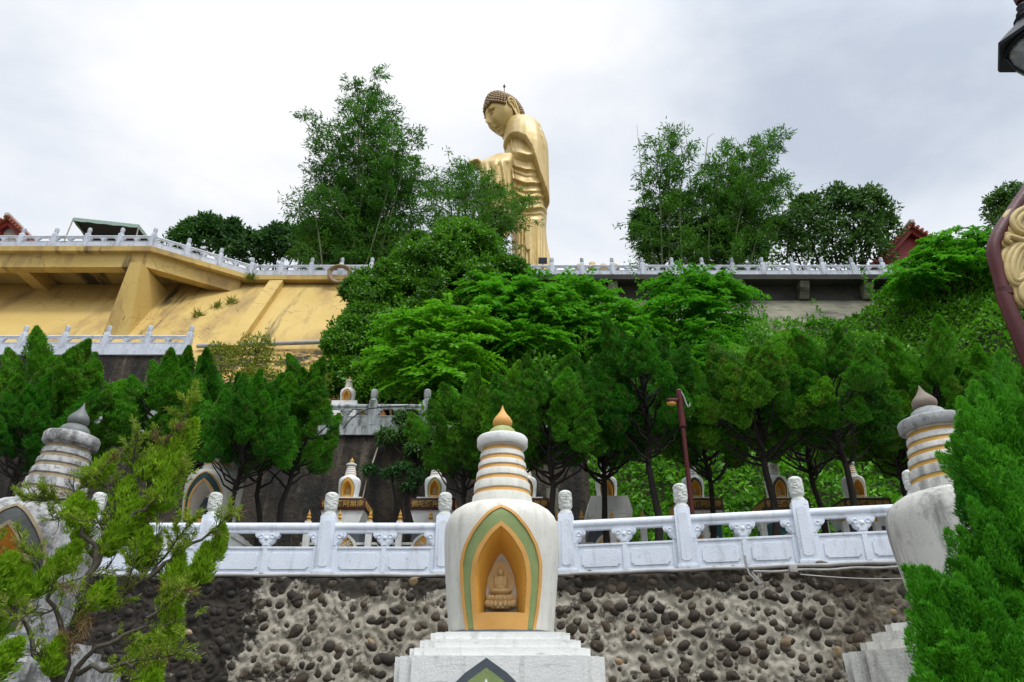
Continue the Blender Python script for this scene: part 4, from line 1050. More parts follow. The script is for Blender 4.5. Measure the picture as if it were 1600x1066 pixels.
# ================================================================== lamps
lx = 3.19; r = thing('street_lamp', 'thin brown lamp pole with a box lamp rising behind the front balustrade', 'street lamp', (lx, 13, TER))
zt = zat(609, 13) - TER; zl = zat(628, 13) - TER; zj = zat(662, 13) - TER
b = MB(); b.tube([(0, 0, 0), (0, 0, zj)], .042, 12); b.build('pole', M['red_pole'], r)
b = MB(); b.tube([(0, 0, zj - .06), (0, 0, zt - .03), (0, 0, zt)], [.062, .062, .04], 12); b.tube([(0, 0, zj - .07), (0, 0, zj - .04)], .072, 12); b.build('upper_sleeve', M['red_pole'], r)
b = MB(); b.box(-.25, -.05, -.07, .07, zl - .01, zl + .055, .02); hd = b.build('lamp_housing', M['red_pole'], r)
b = MB(); b.ell((-.16, 0, zl - .03), (.10, .062, .055), 16, 8); b.build('lens', M['gold_trim'], hd)
b = MB(); b.tube([(.03, -.04, zt - .05), (.07, -.05, zt - .16), (.10, -.05, zt - .30), (.13, -.05, zt - .38), (.16, -.05, zt - .36), (.17, -.05, zt - .30)], .012, 6); b.build('cable_hook', M['pipe'], r)

nl = thing('lamp_post', 'dark red bent lamp post with gold scrollwork and black lantern at the right edge', 'lamp post', (2.33, 3.0, 0))
no = Vector(nl.location)
pth = [Vector((2.40, 3, 0)), Vector((2.37, 3, 1.5)), Vector((2.34, 3, 2.8)), Vector((2.315, 3, 3.35))]
bz = P(1550, 392, 3); arc = [P(1560, 425, 3), P(1553, 400, 3), P(1553, 384, 3), P(1559, 368, 3), P(1571, 348, 3), P(1612, 288, 3), P(1680, 200, 3)]
b = MB(); b.tube(pth + [P(1568, 455, 3)] + arc + [Vector((3.74, 3, 5.3))] + [Vector((3.38 + .37 * math.cos(a_), 3, 5.5 + .37 * math.sin(a_))) for a_ in [i_ * PI / 10 for i_ in range(11)]] + [Vector((3.02, 3, 5.36))], [.040, .040, .036, .034, .032] + [.032] * 5 + [.031, .030] + [.026] * 13, 24); b.build('pole', M['red_pole'], nl, -no, smooth=60)
b = MB(); q = P(1571, 463, 3); q2 = P(1568, 452, 3); b.tube([q, q2], .036, 24); b.build('joint_collar', M['red_pole'], nl, -no, smooth=60)
b = MB(); b.tube([(2.40, 3, 0), (2.40, 3, .06), (2.40, 3, .1), (2.39, 3, .4), (2.39, 3, .45)], [.16, .16, .11, .09, .06], 24); b.build('base', M['red_pole'], nl, -no, smooth=40)
# scrolls: ribbons of parallel ribs
def ribbon(pts, w, ribs=4, r=.011, y0=2.99, name='scroll'):
    b = MB(); pts = [Vector((p.x, 0, p.z)) for p in pts]; n = len(pts)
    fine = []
    for i in range(n - 1):
        a = pts[max(0, i - 1)]; p = pts[i]; q = pts[i + 1]; c = pts[min(n - 1, i + 2)]
        for k in range(6):
            t = k / 6; fine.append(.5 * ((2 * p) + (q - a) * t + (2 * a - 5 * p + 4 * q - c) * t * t + (3 * p - a - 3 * q + c) * t ** 3))
    fine.append(pts[-1]); m = len(fine)
    for j in range(ribs):
        o = (j / (ribs - 1) - .5); path = []
        for i, p in enumerate(fine):
            t = (fine[min(i + 1, m - 1)] - fine[max(i - 1, 0)]).normalized(); nn = Vector((-t.z, 0, t.x))
            ww = w * (math.sin(PI * (i / (m - 1)) ** .8) * .8 + .22)
            v = p + nn * o * ww; v.y = y0 - .02 * math.cos(o * 3); path.append(v)
        b.tube(path, [(r + .006 * math.sin(PI * i / (m - 1))) for i in range(m)], 8)
    b.build(name, M['scroll_gold'], nl, -no, smooth=60)
Q = lambda x, y: P(x, y, 3)
ribbon([Q(1640, 335), Q(1612, 330), Q(1590, 338), Q(1580, 352), Q(1588, 366), Q(1606, 366), Q(1616, 356)], .075)
ribbon([Q(1574, 385), Q(1568, 383), Q(1570, 376), Q(1580, 378), Q(1592, 381), Q(1612, 378), Q(1640, 370)], .05, 3)
ribbon([Q(1612, 384), Q(1592, 390), Q(1580, 405), Q(1575, 425), Q(1580, 444), Q(1593, 440), Q(1602, 428)], .085, 5)
ribbon([Q(1625, 436), Q(1604, 446), Q(1593, 458), Q(1596, 474), Q(1612, 478)], .06, 4)
ribbon([Q(1604, 470), Q(1618, 480), Q(1640, 500)], .05, 3)
# lantern
LZn = 4.79; lxn = 3.02
ln_ = [(0, .0)]
b = MB(); lm = Matrix.Translation((lxn, 3.0, 0))
b.lathe([(.23, 5.00), (.235, 5.02), (.17, 5.09), (.10, 5.16), (.07, 5.20)], 6, M=lm); b.lathe([(.06, 5.195), (.075, 5.22), (.045, 5.25), (.05, 5.27), (.03, 5.29), (.035, 5.32), (.012, 5.35), (.008, 5.38)], 16, M=lm); b.build('lantern_roof', M['black_metal'], nl, -no, smooth=30)
b = MB()
for k in range(6):
    a = k * PI / 3 + PI / 6; b.tube([(lxn + .17 * math.cos(a), 3 + .17 * math.sin(a), 5.0), (lxn + .15 * math.cos(a), 3 + .15 * math.sin(a), 4.90), (lxn + .09 * math.cos(a), 3 + .09 * math.sin(a), 4.81), (lxn, 3, 4.775)], .009, 6)
b.lathe([(.185, 4.985), (.185, 5.0), (.16, 5.0)], 24, M=lm); b.lathe([(.03, 4.79), (.02, 4.75), (.005, 4.73)], 12, M=lm); b.build('lantern_cage', M['black_metal'], nl, -no, smooth=40)
m = N('lantern_glass'); p_ = m.n('ShaderNodeBsdfPrincipled'); p_.inputs['Base Color'].default_value = (.75, .8, .82, 1); p_.inputs['Roughness'].default_value = .08; p_.inputs['Transmission Weight'].default_value = .75; p_.inputs['IOR'].default_value = 1.45; m.L(p_.outputs[0], m.out.inputs[0]); M['glass'] = m.m
b = MB(); b.lathe([(.160, 4.99), (.150, 4.92), (.115, 4.85), (.06, 4.80), (.01, 4.785)], 24, M=lm); b.build('lantern_glass', M['glass'], nl, -no, smooth=60)

# ================================================================== pipes, cables, sticks
def along(px0, px1, z, off, n=30, wob=.0):
    pts = []
    xs0, xs1 = [(p - 800) * SC(11.5, TER) for p in (px0, px1)]
    for k in range(n + 1):
        x = xs0 + (xs1 - xs0) * k / n
        i = 0
        while i < len(LFT) - 2 and LFT[i + 1].x < x: i += 1
        t = (x - LFT[i].x) / (LFT[i + 1].x - LFT[i].x); p = LFT[i].lerp(LFT[i + 1], t); d = (LFT[i + 1] - LFT[i]).normalized()
        pts.append(Vector((x, p.y, TER)) + Vector((d.y, -d.x, 0)) * off + Vector((0, 0, z + wob * math.sin(k * .9 + px0))))
    return pts
b = MB(); b.tube(along(-100, 700, -.03, .26, 50, .004), .024, 8); tag(b.build('conduit_pipe', M['pipe'], smooth=60), 'grey conduit pipe along the wall top left of the central stupa', 'pipe')
b = MB(); b.tube(along(872, 1560, -.035, .26, 50, .006), .026, 8); tag(b.build('conduit_pipe', M['pipe'], smooth=60), 'grey conduit pipe along the wall top right of the central stupa', 'pipe')
b = MB(); b.tube(along(1158, 1560, -.10, .27, 40, .008), .017, 8)
p = along(1150, 1152, -.05, .29)[0]; b.tube([p + Vector((0, 0, 0)), p + Vector((.02, -.01, -.08)), p + Vector((.14, -.03, -.22))], .014, 6); b.tube([p + Vector((.06, 0, -.05)), p + Vector((.08, -.01, -.1)), p + Vector((.17, -.03, -.22))], .014, 6)
tag(b.build('thin_conduit', M['pipe'], smooth=60), 'thin conduits bending down over the cobbles under the right balustrade', 'pipe')
p = along(1150, 1152, -.03, .27)[0]; b = MB(); b.tube([p, p + Vector((0, 0, .16))], [.022, .015], 8); tag(b.build('pipe_stub', M['pipe']), 'short upright pipe stub on the conduit right of the central stupa', 'pipe')
p = along(1212, 1214, -.07, .28)[0]; b = MB(); b.box(p.x - .055, p.x + .055, p.y - .04, p.y + .04, p.z - .06, p.z + .04, .015); tag(b.build('junction_box', M['pipe']), 'small grey junction box on the conduit under the right balustrade', 'junction box')
p = along(327, 329, -.06, .28)[0]; b = MB(); b.box(p.x - .07, p.x + .07, p.y - .05, p.y + .05, p.z - .05, p.z + .04, .015); tag(b.build('junction_box', M['pipe']), 'small pale junction box on the conduit beside the sparse juniper', 'junction box')
b = MB(); pts = along(1220, 1470, -.16, .30, 20)
for k, q in enumerate(pts): q.z -= .10 * math.sin(PI * k / 20)
b.tube(pts, .008, 6); tag(b.build('loose_wire', M['pipe'], smooth=60), 'pale wire sagging across the cobbles at the right', 'wire')
b = MB(); b.tube([P(302, 912, 11.3), P(258, 1003, 11.2)], [.022, .026], 8); tag(b.build('bamboo_stick', M['bamboo_stick'], smooth=60), 'pale stick leaning on the stained cobbled wall by the sparse juniper', 'stick')
b = MB(); b.tube([P(308, 541, wy(PZ) - 0.2), P(520, 534, wy(PZ) - 0.2)], .11, 8); pp = b.build('drain_pipe', M['pipe'], smooth=60); tag(pp, 'long grey drain pipe across the foot of the cracked yellow wall', 'pipe')
b = MB(); b.tube([P(537, 668, 20.6), P(548, 655, 20.7), P(560, 646, 20.75), P(575, 639, 20.75), P(600, 636, 20.75), P(640, 634, 20.75)], .02, 6); tag(b.build('black_cable', M['cable'], smooth=60), 'black cable looped over the stained old balustrade', 'cable')
b = MB(); b.tube([P(563, 795, 20.0), P(572, 755, 20.1), P(584, 718, 20.2), P(590, 700, 20.3)], .022, 6); tag(b.build('bamboo_stick', M['bamboo_stick'], smooth=60), 'thin pale stem leaning on the dark rock between two small stupas', 'stick')
b = MB(); b.prism([(0, 0), (.34, 0), (.34, 3.6), (0, 3.6)], 'x', 0, .32); p = P(864, 800, 19.8); tag(b.build('concrete_post', M['grey_concrete'], None, (p.x - .16, 19.8, TER)), 'grey concrete post against the dark rock right of the central stupa', 'post')
# ================================================================== vegetation
R = np.random.default_rng(11)
def unit(v): return v / np.maximum(1e-9, np.linalg.norm(v, axis=-1, keepdims=True))
def leaf_mesh(name, Pn, Dn, L, W, mat, up=None, jit=.45, tone=None):
    """blades: base point, direction, length, width -> one rhombic quad each (slightly cupped)"""
    Pn = np.asarray(Pn, float); Dn = unit(np.asarray(Dn, float)); n = len(Pn)
    L = np.broadcast_to(L, n).reshape(n, 1); W = np.broadcast_to(W, n).reshape(n, 1)
    rv = R.normal(size=(n, 3)) if up is None else up + R.normal(size=(n, 3)) * jit
    S = unit(np.cross(Dn, rv)); Nn = np.cross(S, Dn)
    mid = Pn + Dn * L * .48
    V = np.empty((n, 4, 3))
    V[:, 0] = Pn; V[:, 1] = mid + S * W * .5 + Nn * W * .12; V[:, 2] = Pn + Dn * L - Nn * L * .06; V[:, 3] = mid - S * W * .5 + Nn * W * .12
    me = bpy.data.meshes.new(name)
    me.vertices.add(4 * n); me.vertices.foreach_set('co', V.reshape(-1).astype(np.float32))
    me.loops.add(4 * n); me.loops.foreach_set('vertex_index', np.arange(4 * n, dtype=np.int32))
    me.polygons.add(n); me.polygons.foreach_set('loop_start', np.arange(0, 4 * n, 4, dtype=np.int32)); me.polygons.foreach_set('loop_total', np.full(n, 4, dtype=np.int32))
    me.update(calc_edges=True); me.materials.append(mat)
    ta = me.attributes.new('tone', 'FLOAT', 'FACE'); ta.data.foreach_set('value', np.full(n, .5, np.float32) if tone is None else np.asarray(tone, np.float32))
    return me
def sph(n):
    return unit(R.normal(size=(n, 3)))
def flame_clump(c, ax, ln, rd, npuff, nleaf, pr, lift=.8):
    """flame-shaped clump: puffs spread over a pointed spindle, leaves growing out and up from each puff"""
    c = np.array(c, float); ax = unit(np.array(ax, float)); a1 = unit(np.cross(ax, [.3, .5, .81])); a2 = np.cross(ax, a1)
    t = R.random(npuff) ** .9; ang = R.random(npuff) * 2 * PI + t * 3.0
    prof = np.sin(PI * np.clip(t * .86 + .10, 0, 1)) ** .8
    rr = rd * prof * (.55 + .45 * R.random(npuff) ** .4)
    pc = c + ax * (t[:, None] * ln) + (a1 * np.cos(ang)[:, None] + a2 * np.sin(ang)[:, None]) * rr[:, None]
    out = unit((a1 * np.cos(ang)[:, None] + a2 * np.sin(ang)[:, None]))
    k = np.repeat(np.arange(npuff), nleaf); m = len(k)
    pu = pr * (.6 + .5 * R.random(npuff)) * (1.1 - .5 * t)
    d = unit(out[k] * .55 + ax * lift + sph(m) * .85)
    p = pc[k] + d * (pu[k] * (.35 + .65 * R.random(m)))[:, None]
    return p, unit(d * .55 + ax * .9 + R.normal(size=(m, 3)) * .28), unit(d * .9 + out[k] * .55 + ax * .25)
def solid_flame(c, ax, ln, rd, n, lift=.9, rough=.48, inner=.45):
    """one flame of scale foliage: a lumpy pointed spindle closely covered by short upswept shoots"""
    c = np.array(c, float); ax = unit(np.array(ax, float)); a1 = unit(np.cross(ax, [.3, .5, .81])); a2 = np.cross(ax, a1)
    t = R.random(n) ** .85; ang = R.random(n) * 2 * PI
    ph = R.random(8) * 6.28
    lump = (np.sin(3 * ang + 9 * t + ph[0]) + np.sin(5 * ang - 14 * t + ph[1]) + np.sin(2 * ang + 21 * t + ph[2]) + .8 * np.sin(8 * ang + 27 * t + ph[3]) + .8 * np.sin(-7 * ang + 38 * t + ph[4])) / 3.2
    prof = np.sin(PI * np.clip(t, 0, 1) ** .72) ** .75 * (1 - .25 * t)
    bend = np.sin(t * 2.2) * .12 * ln
    rr = rd * prof * (1 + rough * lump) * (1 - inner * R.random(n) ** 2.2)
    o = a1 * np.cos(ang)[:, None] + a2 * np.sin(ang)[:, None]
    p = c + ax * (t * ln)[:, None] + o * rr[:, None] + (a1 * math.cos(ph[5]) + a2 * math.sin(ph[5])) * bend[:, None]
    nz_ = unit(o + ax * (.15 + .5 * lump)[:, None] + R.normal(size=(n, 3)) * .15)
    dr = unit(o * .55 + ax * lift + R.normal(size=(n, 3)) * .30)
    return p, dr, nz_
def limb(b, p, q, r0, r1, wob=.08, n=6, seg=7):
    p, q = Vector(p), Vector(q); L_ = (q - p).length; pts = []; rs = []
    for k in range(n + 1):
        t = k / n; w = Vector((random.uniform(-1, 1), random.uniform(-1, 1), random.uniform(-.5, .5))) * (wob * L_ * (0 if k in (0, n) else 1))
        pts.append(p.lerp(q, t) + w + Vector((0, 0, -.10 * L_ * math.sin(PI * t)))); rs.append(r0 + (r1 - r0) * t)
    b.tube(pts, rs, seg); return pts

# ---- dragon junipers on the terrace: four shapes, copied
random.seed(5)
def juniper_shape(h, w, clear, ncl, leaf=(.060, .020), puff=.062, nl=30, np_=100, lean=0.0, twin=False):
    tb = MB(); Ps, Ds, Ns, Ts = [], [], [], []
    stems = [((0, 0, -.2), (lean, 0, h * .9))]
    if twin: stems = [((0, 0, -.2), (-w * .30 + lean, .1, h * .82)), ((.05, 0, .3), (w * .34 + lean, -.1, h * .86))]
    for s in stems:
        pts = limb(tb, s[0], s[1], .12 if not twin else .10, .03, .014, 9, 9)
    for i in range(ncl):
        t = (i + .5) / ncl; s = stems[i % len(stems)]
        z = clear + (h * .98 - clear) * (t ** .9) ; tt = z / (h * .9)
        ax0 = Vector(s[0]).lerp(Vector(s[1]), min(1, tt)); 
        wid = w * (math.sin(PI * min(1, .20 + .74 * t)) ** .8) * (.60 if twin else 1) + .05
        a = i * 2.399 + random.uniform(-.5, .5); rr = wid * (.35 + .65 * random.random() ** .6) * (1 if t < .8 else .6)
        c = Vector((ax0.x + rr * math.cos(a), ax0.y + rr * math.sin(a), z - .35))
        if c.z < clear - .25: c.z = clear - .25 + random.random() * .3
        q0 = Vector((ax0.x, ax0.y, max(.6, z - .55 - rr * .45)))
        if random.random() < .8: limb(tb, q0, c + Vector((0, 0, .15)), .035, .012, .06, 5, 6)
        dirv = (math.cos(a) * .40 + lean * .1, math.sin(a) * .40, 1.0)
        ln = random.uniform(.45, 1.0) * (1.0 if t < .75 else 1.5); rd = min(.34, ln * random.uniform(.26, .36)) * (1 if t < .75 else .75)
        p, d, nn = solid_flame(c, dirv, ln, rd, int(5600 * ln * rd / .24))
        Ps.append(p); Ds.append(d); Ns.append(nn)
        Ts.append(np.clip(np.full(len(p), random.choice((0, .1, .3, .55, .9, 1.0))) + R.normal(size=len(p)) * .08, 0, 1))
    P_, D_ = np.concatenate(Ps), np.concatenate(Ds); n = len(P_)
    return tb.mesh('trunk', M['bark'], 60), leaf_mesh('crown', P_, D_, leaf[0] * (.7 + .6 * R.random(n)), leaf[1], M['juniper'], np.concatenate(Ns), .35, np.concatenate(Ts))
JS = [juniper_shape(5.4, 1.2, 3.6, 40), juniper_shape(5.6, 1.35, 3.5, 44, twin=True), juniper_shape(5.9, 1.15, 3.75, 40, lean=.25), juniper_shape(5.2, 1.3, 3.4, 42, lean=-.3)]
JH = [max(v.co.z for v in c_.vertices) for _, c_ in JS]
def juniper(px, D, ytop, k, rz, label, wide=1.0, ybase=800):
    zt = zat(ytop, D); h = zt - TER; x = (px - 800) * SC(D, zat(ybase, D))
    s = h / JH[k]
    r = thing('juniper_tree', label, 'tree', (x, D, TER), rz, 'dragon junipers on the terrace')
    r.scale = (s * wide, s * wide, s)
    link('trunk', JS[k][0], r); link('crown', JS[k][1], r); return r
junis = [
    (50, 14.2, 536, 3, .3, 'dark juniper crown at the left edge below the left ledge', 1.1),
    (8, 13.0, 590, 0, 1.2, 'lower juniper cut by the left edge of the photo, beside the speckled stupa', 1.0),
    (225, 15.0, 538, 1, 2.2, 'broad juniper between the speckled stupa and the yellow wall', 1.1),
    (292, 16.0, 560, 0, 4.0, 'slim juniper whose tip reaches the left ledge balustrade end', .9),
    (420, 14.6, 556, 1, 0.4, 'forked juniper with bare lower trunk before the stained rock wall', 1.15),
    (352, 13.6, 588, 3, 3.3, 'low juniper under the peeling yellow slope, left of the forked one', .95),
    (795, 15.6, 575, 0, .9, 'juniper rising directly behind the central stupa finial', 1.0),
    (735, 16.2, 590, 2, 2.7, 'juniper left of the central finial, beside the stained balustrade end', 1.0),
    (868, 14.8, 556, 3, 5.0, 'juniper with dark trunk right behind the central stupa spire', 1.05),
    (945, 16.2, 560, 0, 3.0, 'juniper behind the small stupa on the plain white block', 1.0),
    (1024, 14.8, 500, 2, 1.5, 'tall juniper left of the thin brown lamp pole', 1.05),
    (1115, 16.6, 560, 2, 4.4, 'juniper just right of the thin brown lamp pole', .95),
    (1208, 14.6, 520, 0, 2.0, 'juniper whose dark trunk crosses a small stupa, right of the lamp pole', 1.15),
    (1282, 16.8, 540, 0, .2, 'juniper between the two dark trunks at right', .9),
    (1342, 14.4, 524, 2, 3.9, 'juniper whose trunk crosses the rightmost small stupa', 1.1),
    (1425, 15.6, 545, 1, 1.1, 'juniper behind the finial of the cracked white stupa', 1.1),
    (1500, 14.6, 530, 0, 5.5, 'juniper right of the cracked white stupa finial', 1.15),
    (1575, 15.4, 560, 3, 2.4, 'juniper under the dark red lamp post at the right edge', 1.1),
]
for a in junis: juniper(*a[:5], a[5], a[6])

# ---- near right juniper: dense upright flames
random.seed(21)
r = thing('juniper_tree', 'dense bright green juniper of upright flames in the right foreground', 'tree', (3.25, 4.7, 0))
tb = MB(); tb.tube([(0, 0, 0), (.05, 0, 1.2), (.0, 0, 2.2), (-.02, 0, 3.1)], [.10, .085, .05, .015], 9)
Ps, Ds, Ns, Ts = [], [], [], []
def near_clump(px, py, D, ln, rd, ax=(-.1, 0, 1), npf=80, nl=56, pr=.040):
    tip = P(px, py, D) - Vector((3.25, 4.7, 0)); a = Vector(ax).normalized(); c = tip - a * ln
    p, d, nn = solid_flame(c, a, ln, rd * .86, int(7600 * ln * rd / .075), 1.1, .5); Ps.append(p); Ds.append(d); Ns.append(nn); Ts.append(np.full(len(p), random.random()))
    for q in range(7):
        t = random.uniform(.05, .7); an = random.uniform(0, 6.28); o_ = Vector((math.cos(an), math.sin(an) * .8 - .3, 0)); l2 = random.uniform(.16, .30)
        p, d, nn = solid_flame(c + a * ln * t + o_ * rd * .75, (a + o_ * random.uniform(.15, .5)).normalized(), l2, l2 * .24, 620, 1.0, .4); Ps.append(p); Ds.append(d); Ns.append(nn); Ts.append(np.full(len(p), random.random() ** .8))
    limb(tb, (0, 0, max(.2, c.z - .35)), c + a * ln * .5, .022, .008, .04, 5, 6)
tips = [(1533, 582, 4.7, .75, .14), (1516, 622, 4.6, .65, .13), (1557, 640, 4.8, .7, .16), (1470, 688, 4.5, .55, .11), (1493, 705, 4.6, .6, .13), (1500, 748, 4.4, .55, .14), (1540, 720, 4.4, .6, .18), (1575, 690, 4.7, .7, .18), (1598, 720, 4.6, .7, .2), (1590, 650, 5.0, .7, .15),
        (1516, 800, 4.3, .55, .16), (1552, 800, 4.3, .6, .18), (1590, 800, 4.4, .6, .2), (1513, 850, 4.3, .5, .15), (1545, 880, 4.2, .55, .17), (1590, 880, 4.3, .6, .2), (1620, 780, 4.6, .8, .2), (1630, 880, 4.4, .7, .2),
        (1415, 893, 4.2, .5, .085), (1428, 925, 4.2, .45, .09), (1464, 880, 4.15, .6, .10), (1480, 930, 4.1, .5, .11), (1452, 960, 4.1, .45, .10), (1512, 920, 4.2, .5, .13), (1532, 958, 4.1, .5, .12), (1500, 985, 4.0, .45, .11), (1555, 960, 4.1, .5, .15), (1592, 930, 4.1, .5, .15), (1430, 990, 4.1, .45, .11), (1466, 1010, 4.0, .4, .12), (1530, 1020, 4.0, .4, .13), (1575, 1000, 4.0, .5, .15), (1600, 1010, 4.0, .5, .15), (1625, 960, 4.1, .6, .2), (1445, 1050, 4.0, .4, .12), (1490, 1060, 4.0, .4, .13), (1555, 1060, 3.9, .4, .14), (1600, 1070, 3.9, .5, .15)]
tips += [(1531, 600, 4.7, .6, .13), (1540, 625, 4.7, .7, .16), (1528, 650, 4.65, .6, .17), (1548, 670, 4.65, .6, .19), (1520, 690, 4.55, .55, .17), (1560, 700, 4.5, .6, .2)]
for (x, y, D, ln, rd) in [(t_[0] + (12 if t_[1] > 670 and t_[1] < 880 else 26 if t_[1] > 878 and t_[0] < 1520 else 0), t_[1], t_[2], t_[3], t_[4] * (.8 if t_[0] < 1500 else 1)) for t_ in tips]: near_clump(x, y, D, ln, rd, (random.uniform(-.28, .02), random.uniform(-.1, .1), 1))
for k in range(34):
    x, y = random.uniform(1548, 1680), random.uniform(700, 1090)
    near_clump(x, y, random.uniform(4.3, 5.2), .5, .17, (random.uniform(-.3, .2), -.15, 1), 44, 36)
for k in range(14):
    near_clump(random.uniform(1490, 1570), random.uniform(1000, 1130), random.uniform(3.95, 4.4), .45, .14, (random.uniform(-.3, .1), -.1, 1), 44, 36)
P_, D_ = np.concatenate(Ps), np.concatenate(Ds); n = len(P_)
link('crown', leaf_mesh('crown', P_, D_, .028 * (.7 + .7 * R.random(n)), .0078, M['juniper_fg'], np.concatenate(Ns), .35, np.concatenate(Ts)), r)
tb.build('trunk', M['bark'], r, smooth=60)

# ---- near left juniper: sparse, with visible branches and feathery tufts
random.seed(33)
D0 = 4.6
lt0 = P(95, 1100, D0); lt0 = Vector((lt0.x, D0, 0))
r = thing('juniper_tree', 'sparse old juniper with bare twigs and yellow-green tips in the left foreground', 'tree', tuple(lt0))
tb = MB(); Ps, Ds = [], []; Pd, Dd = [], []; Pt, Dt, Nt = [], [], []
def fan(Pl, Dl, p, d, n, ln, spread=.55):
    p = np.array(p); d = unit(np.array(d, float)); 
    t = R.random(n)[:, None]; dd = unit(d + R.normal(size=(n, 3)) * spread)
    Pl.append(p + d * (t - .3) * ln * 1.6 + R.normal(size=(n, 3)) * ln * .22); Dl.append(dd)
def twig(p, d, L_, r0, depth, dens):
    d = Vector(d).normalized(); pts = [Vector(p)]; cur = Vector(p); n = 5
    for k in range(n):
        d = (d + Vector((random.gauss(0, .16), random.gauss(0, .16), random.gauss(.05, .12)))).normalized(); cur = cur + d * L_ / n; pts.append(cur.copy())
    tb.tube(pts, [r0 * (1 - .13 * k) for k in range(n + 1)], 6)
    if depth > 0:
        for k in range(1, n + 1):
            for _ in range(2 if depth > 1 or random.random() < .7 else 1):
                a = (d * .8 + Vector((random.gauss(0, .7), random.gauss(0, .55), random.gauss(.1, .55)))).normalized()
                twig(pts[k], a, L_ * random.uniform(.36, .6), r0 * .5, depth - 1, dens)
    if depth <= 1:
        for k in range(1, n + 1):
            if random.random() < dens:
                fan(Ps, Ds, pts[k], d * .8 + Vector((0, 0, .1)), 34, .034)
        if random.random() < .03: fan(Pd, Dd, cur, d + Vector((0, 0, -.6)), 50, .055)
O = lt0
def B(px, py, D): return P(px, py, D) - O
main = [(B(88, 1095, 4.6), B(118, 980, 4.6), B(150, 880, 4.65), B(176, 800, 4.7), B(205, 735, 4.75)), (B(92, 1080, 4.6), B(60, 1020, 4.5), B(28, 960, 4.45), B(5, 900, 4.4)), (B(118, 985, 4.6), B(180, 950, 4.7), B(230, 900, 4.75), B(265, 860, 4.8)), (B(90, 1090, 4.6), B(150, 1010, 4.55), B(215, 985, 4.6), B(240, 960, 4.6)), (B(150, 880, 4.65), B(120, 800, 4.6), B(100, 780, 4.6)),
        (B(176, 800, 4.7), B(240, 720, 4.8), B(285, 660, 4.85)), (B(160, 860, 4.65), B(215, 805, 4.7), B(255, 770, 4.75)), (B(110, 1010, 4.6), B(80, 930, 4.5), B(60, 880, 4.5)), (B(110, 1050, 4.6), B(180, 1040, 4.4), B(230, 1030, 4.4)), (B(230, 905, 4.75), B(280, 865, 4.8), B(322, 838, 4.85))]
tb.tube([Vector((0, 0, 0)), B(88, 1095, 4.6)], [.042, .030], 9)
for i, pts in enumerate(main):
    n = len(pts); r0 = .025 if i in (0,) else .013
    fine = []
    for a, c in zip(pts[:-1], pts[1:]):
        for k in range(4): fine.append(a.lerp(c, k / 4) + Vector((random.gauss(0, .012), random.gauss(0, .012), random.gauss(0, .012))))
    fine.append(pts[-1]); m_ = len(fine)
    tb.tube(fine, [r0 * (1 - .75 * k / (m_ - 1)) + .004 for k in range(m_)], 8)
    for k in range(3, m_, 1):
        dd = (fine[k] - fine[k - 1]).normalized()
        a = (dd * .6 + Vector((random.gauss(0, .7), random.gauss(0, .5), random.gauss(.15, .5)))).normalized()
        if random.random() < (.6 if i not in (5, 6, 9) else .4): twig(fine[k], a, random.uniform(.12, .26) * (1 if i not in (5, 6, 9) else .55), .006, 1, .16)
    twig(fine[-1], (fine[-1] - fine[-2]), .20, .008, 1, .4)
# dense bright tufts at the branch ends
ends = [(300, 655, 4.85, .30, .085), (283, 690, 4.85, .28, .09), (262, 735, 4.8, .26, .09), (240, 700, 4.8, .22, .08), (210, 748, 4.75, .24, .08), (172, 705, 4.7, .25, .065), (215, 785, 4.75, .24, .08), (238, 790, 4.75, .25, .07), (250, 845, 4.8, .2, .055), (150, 790, 4.65, .22, .07), (130, 775, 4.6, .18, .06), (235, 830, 4.75, .22, .07), (342, 822, 4.88, .22, .045), (325, 852, 4.85, .22, .05), (300, 882, 4.82, .22, .055), (290, 912, 4.8, .22, .06), (275, 950, 4.75, .24, .07), (262, 990, 4.7, .22, .065), (255, 1040, 4.6, .24, .07), (285, 870, 4.8, .2, .06), (20, 868, 4.4, .22, .08), (45, 890, 4.45, .2, .08), (10, 930, 4.4, .24, .09), (78, 878, 4.5, .2, .06), (168, 905, 4.6, .18, .06), (30, 1000, 4.3, .2, .07), (5, 1030, 4.3, .22, .08), (100, 1000, 4.5, .18, .05), (240, 1050, 4.4, .2, .06), (120, 850, 4.55, .18, .06), (195, 820, 4.7, .2, .06)]
for (x, y, D, ln, rd) in ends:
    tip = B(x, y, D); a = Vector((random.uniform(.0, .7), random.uniform(-.2, .1), 1)).normalized()
    p, d, nn = solid_flame(tip - a * ln * 1.1, a, ln * 1.1, rd * 1.1, 2000, .9, .55, .9); Pt.append(p); Dt.append(d); Nt.append(nn)
for (x, y, D) in ((128, 975, 4.5), (115, 1000, 4.5), (100, 985, 4.5), (132, 960, 4.55), (230, 1015, 4.5), (255, 1010, 4.5)):
    fan(Pd, Dd, B(x, y, D), (.2, -.2, -.4), 90, .06)
P_, D_ = np.concatenate(Ps), np.concatenate(Ds); n = len(P_)
link('sprigs', leaf_mesh('sprigs', P_, D_, .034 * (.6 + .7 * R.random(n)), .0055, M['juniper_thin']), r)
P_, D_ = np.concatenate(Pt), np.concatenate(Dt); n = len(P_)
mt = M['juniper_tip'] = mat_leaf('juniper_tip', (0.09, 0.23, 0.008), (0.20, 0.42, 0.015), (0.36, 0.62, 0.03), 2.2, trans=.3)
link('crown', leaf_mesh('crown', P_, D_, .034 * (.7 + .7 * R.random(n)), .0085, mt, np.concatenate(Nt), .4), r)
P_, D_ = np.concatenate(Pd), np.concatenate(Dd); n = len(P_)
link('dead_sprigs', leaf_mesh('dead_sprigs', P_, D_, .06 * (.6 + .7 * R.random(n)), .005, M['dead_sprig']), r)
tb.build('trunk', M['bark_light'], r, smooth=60)

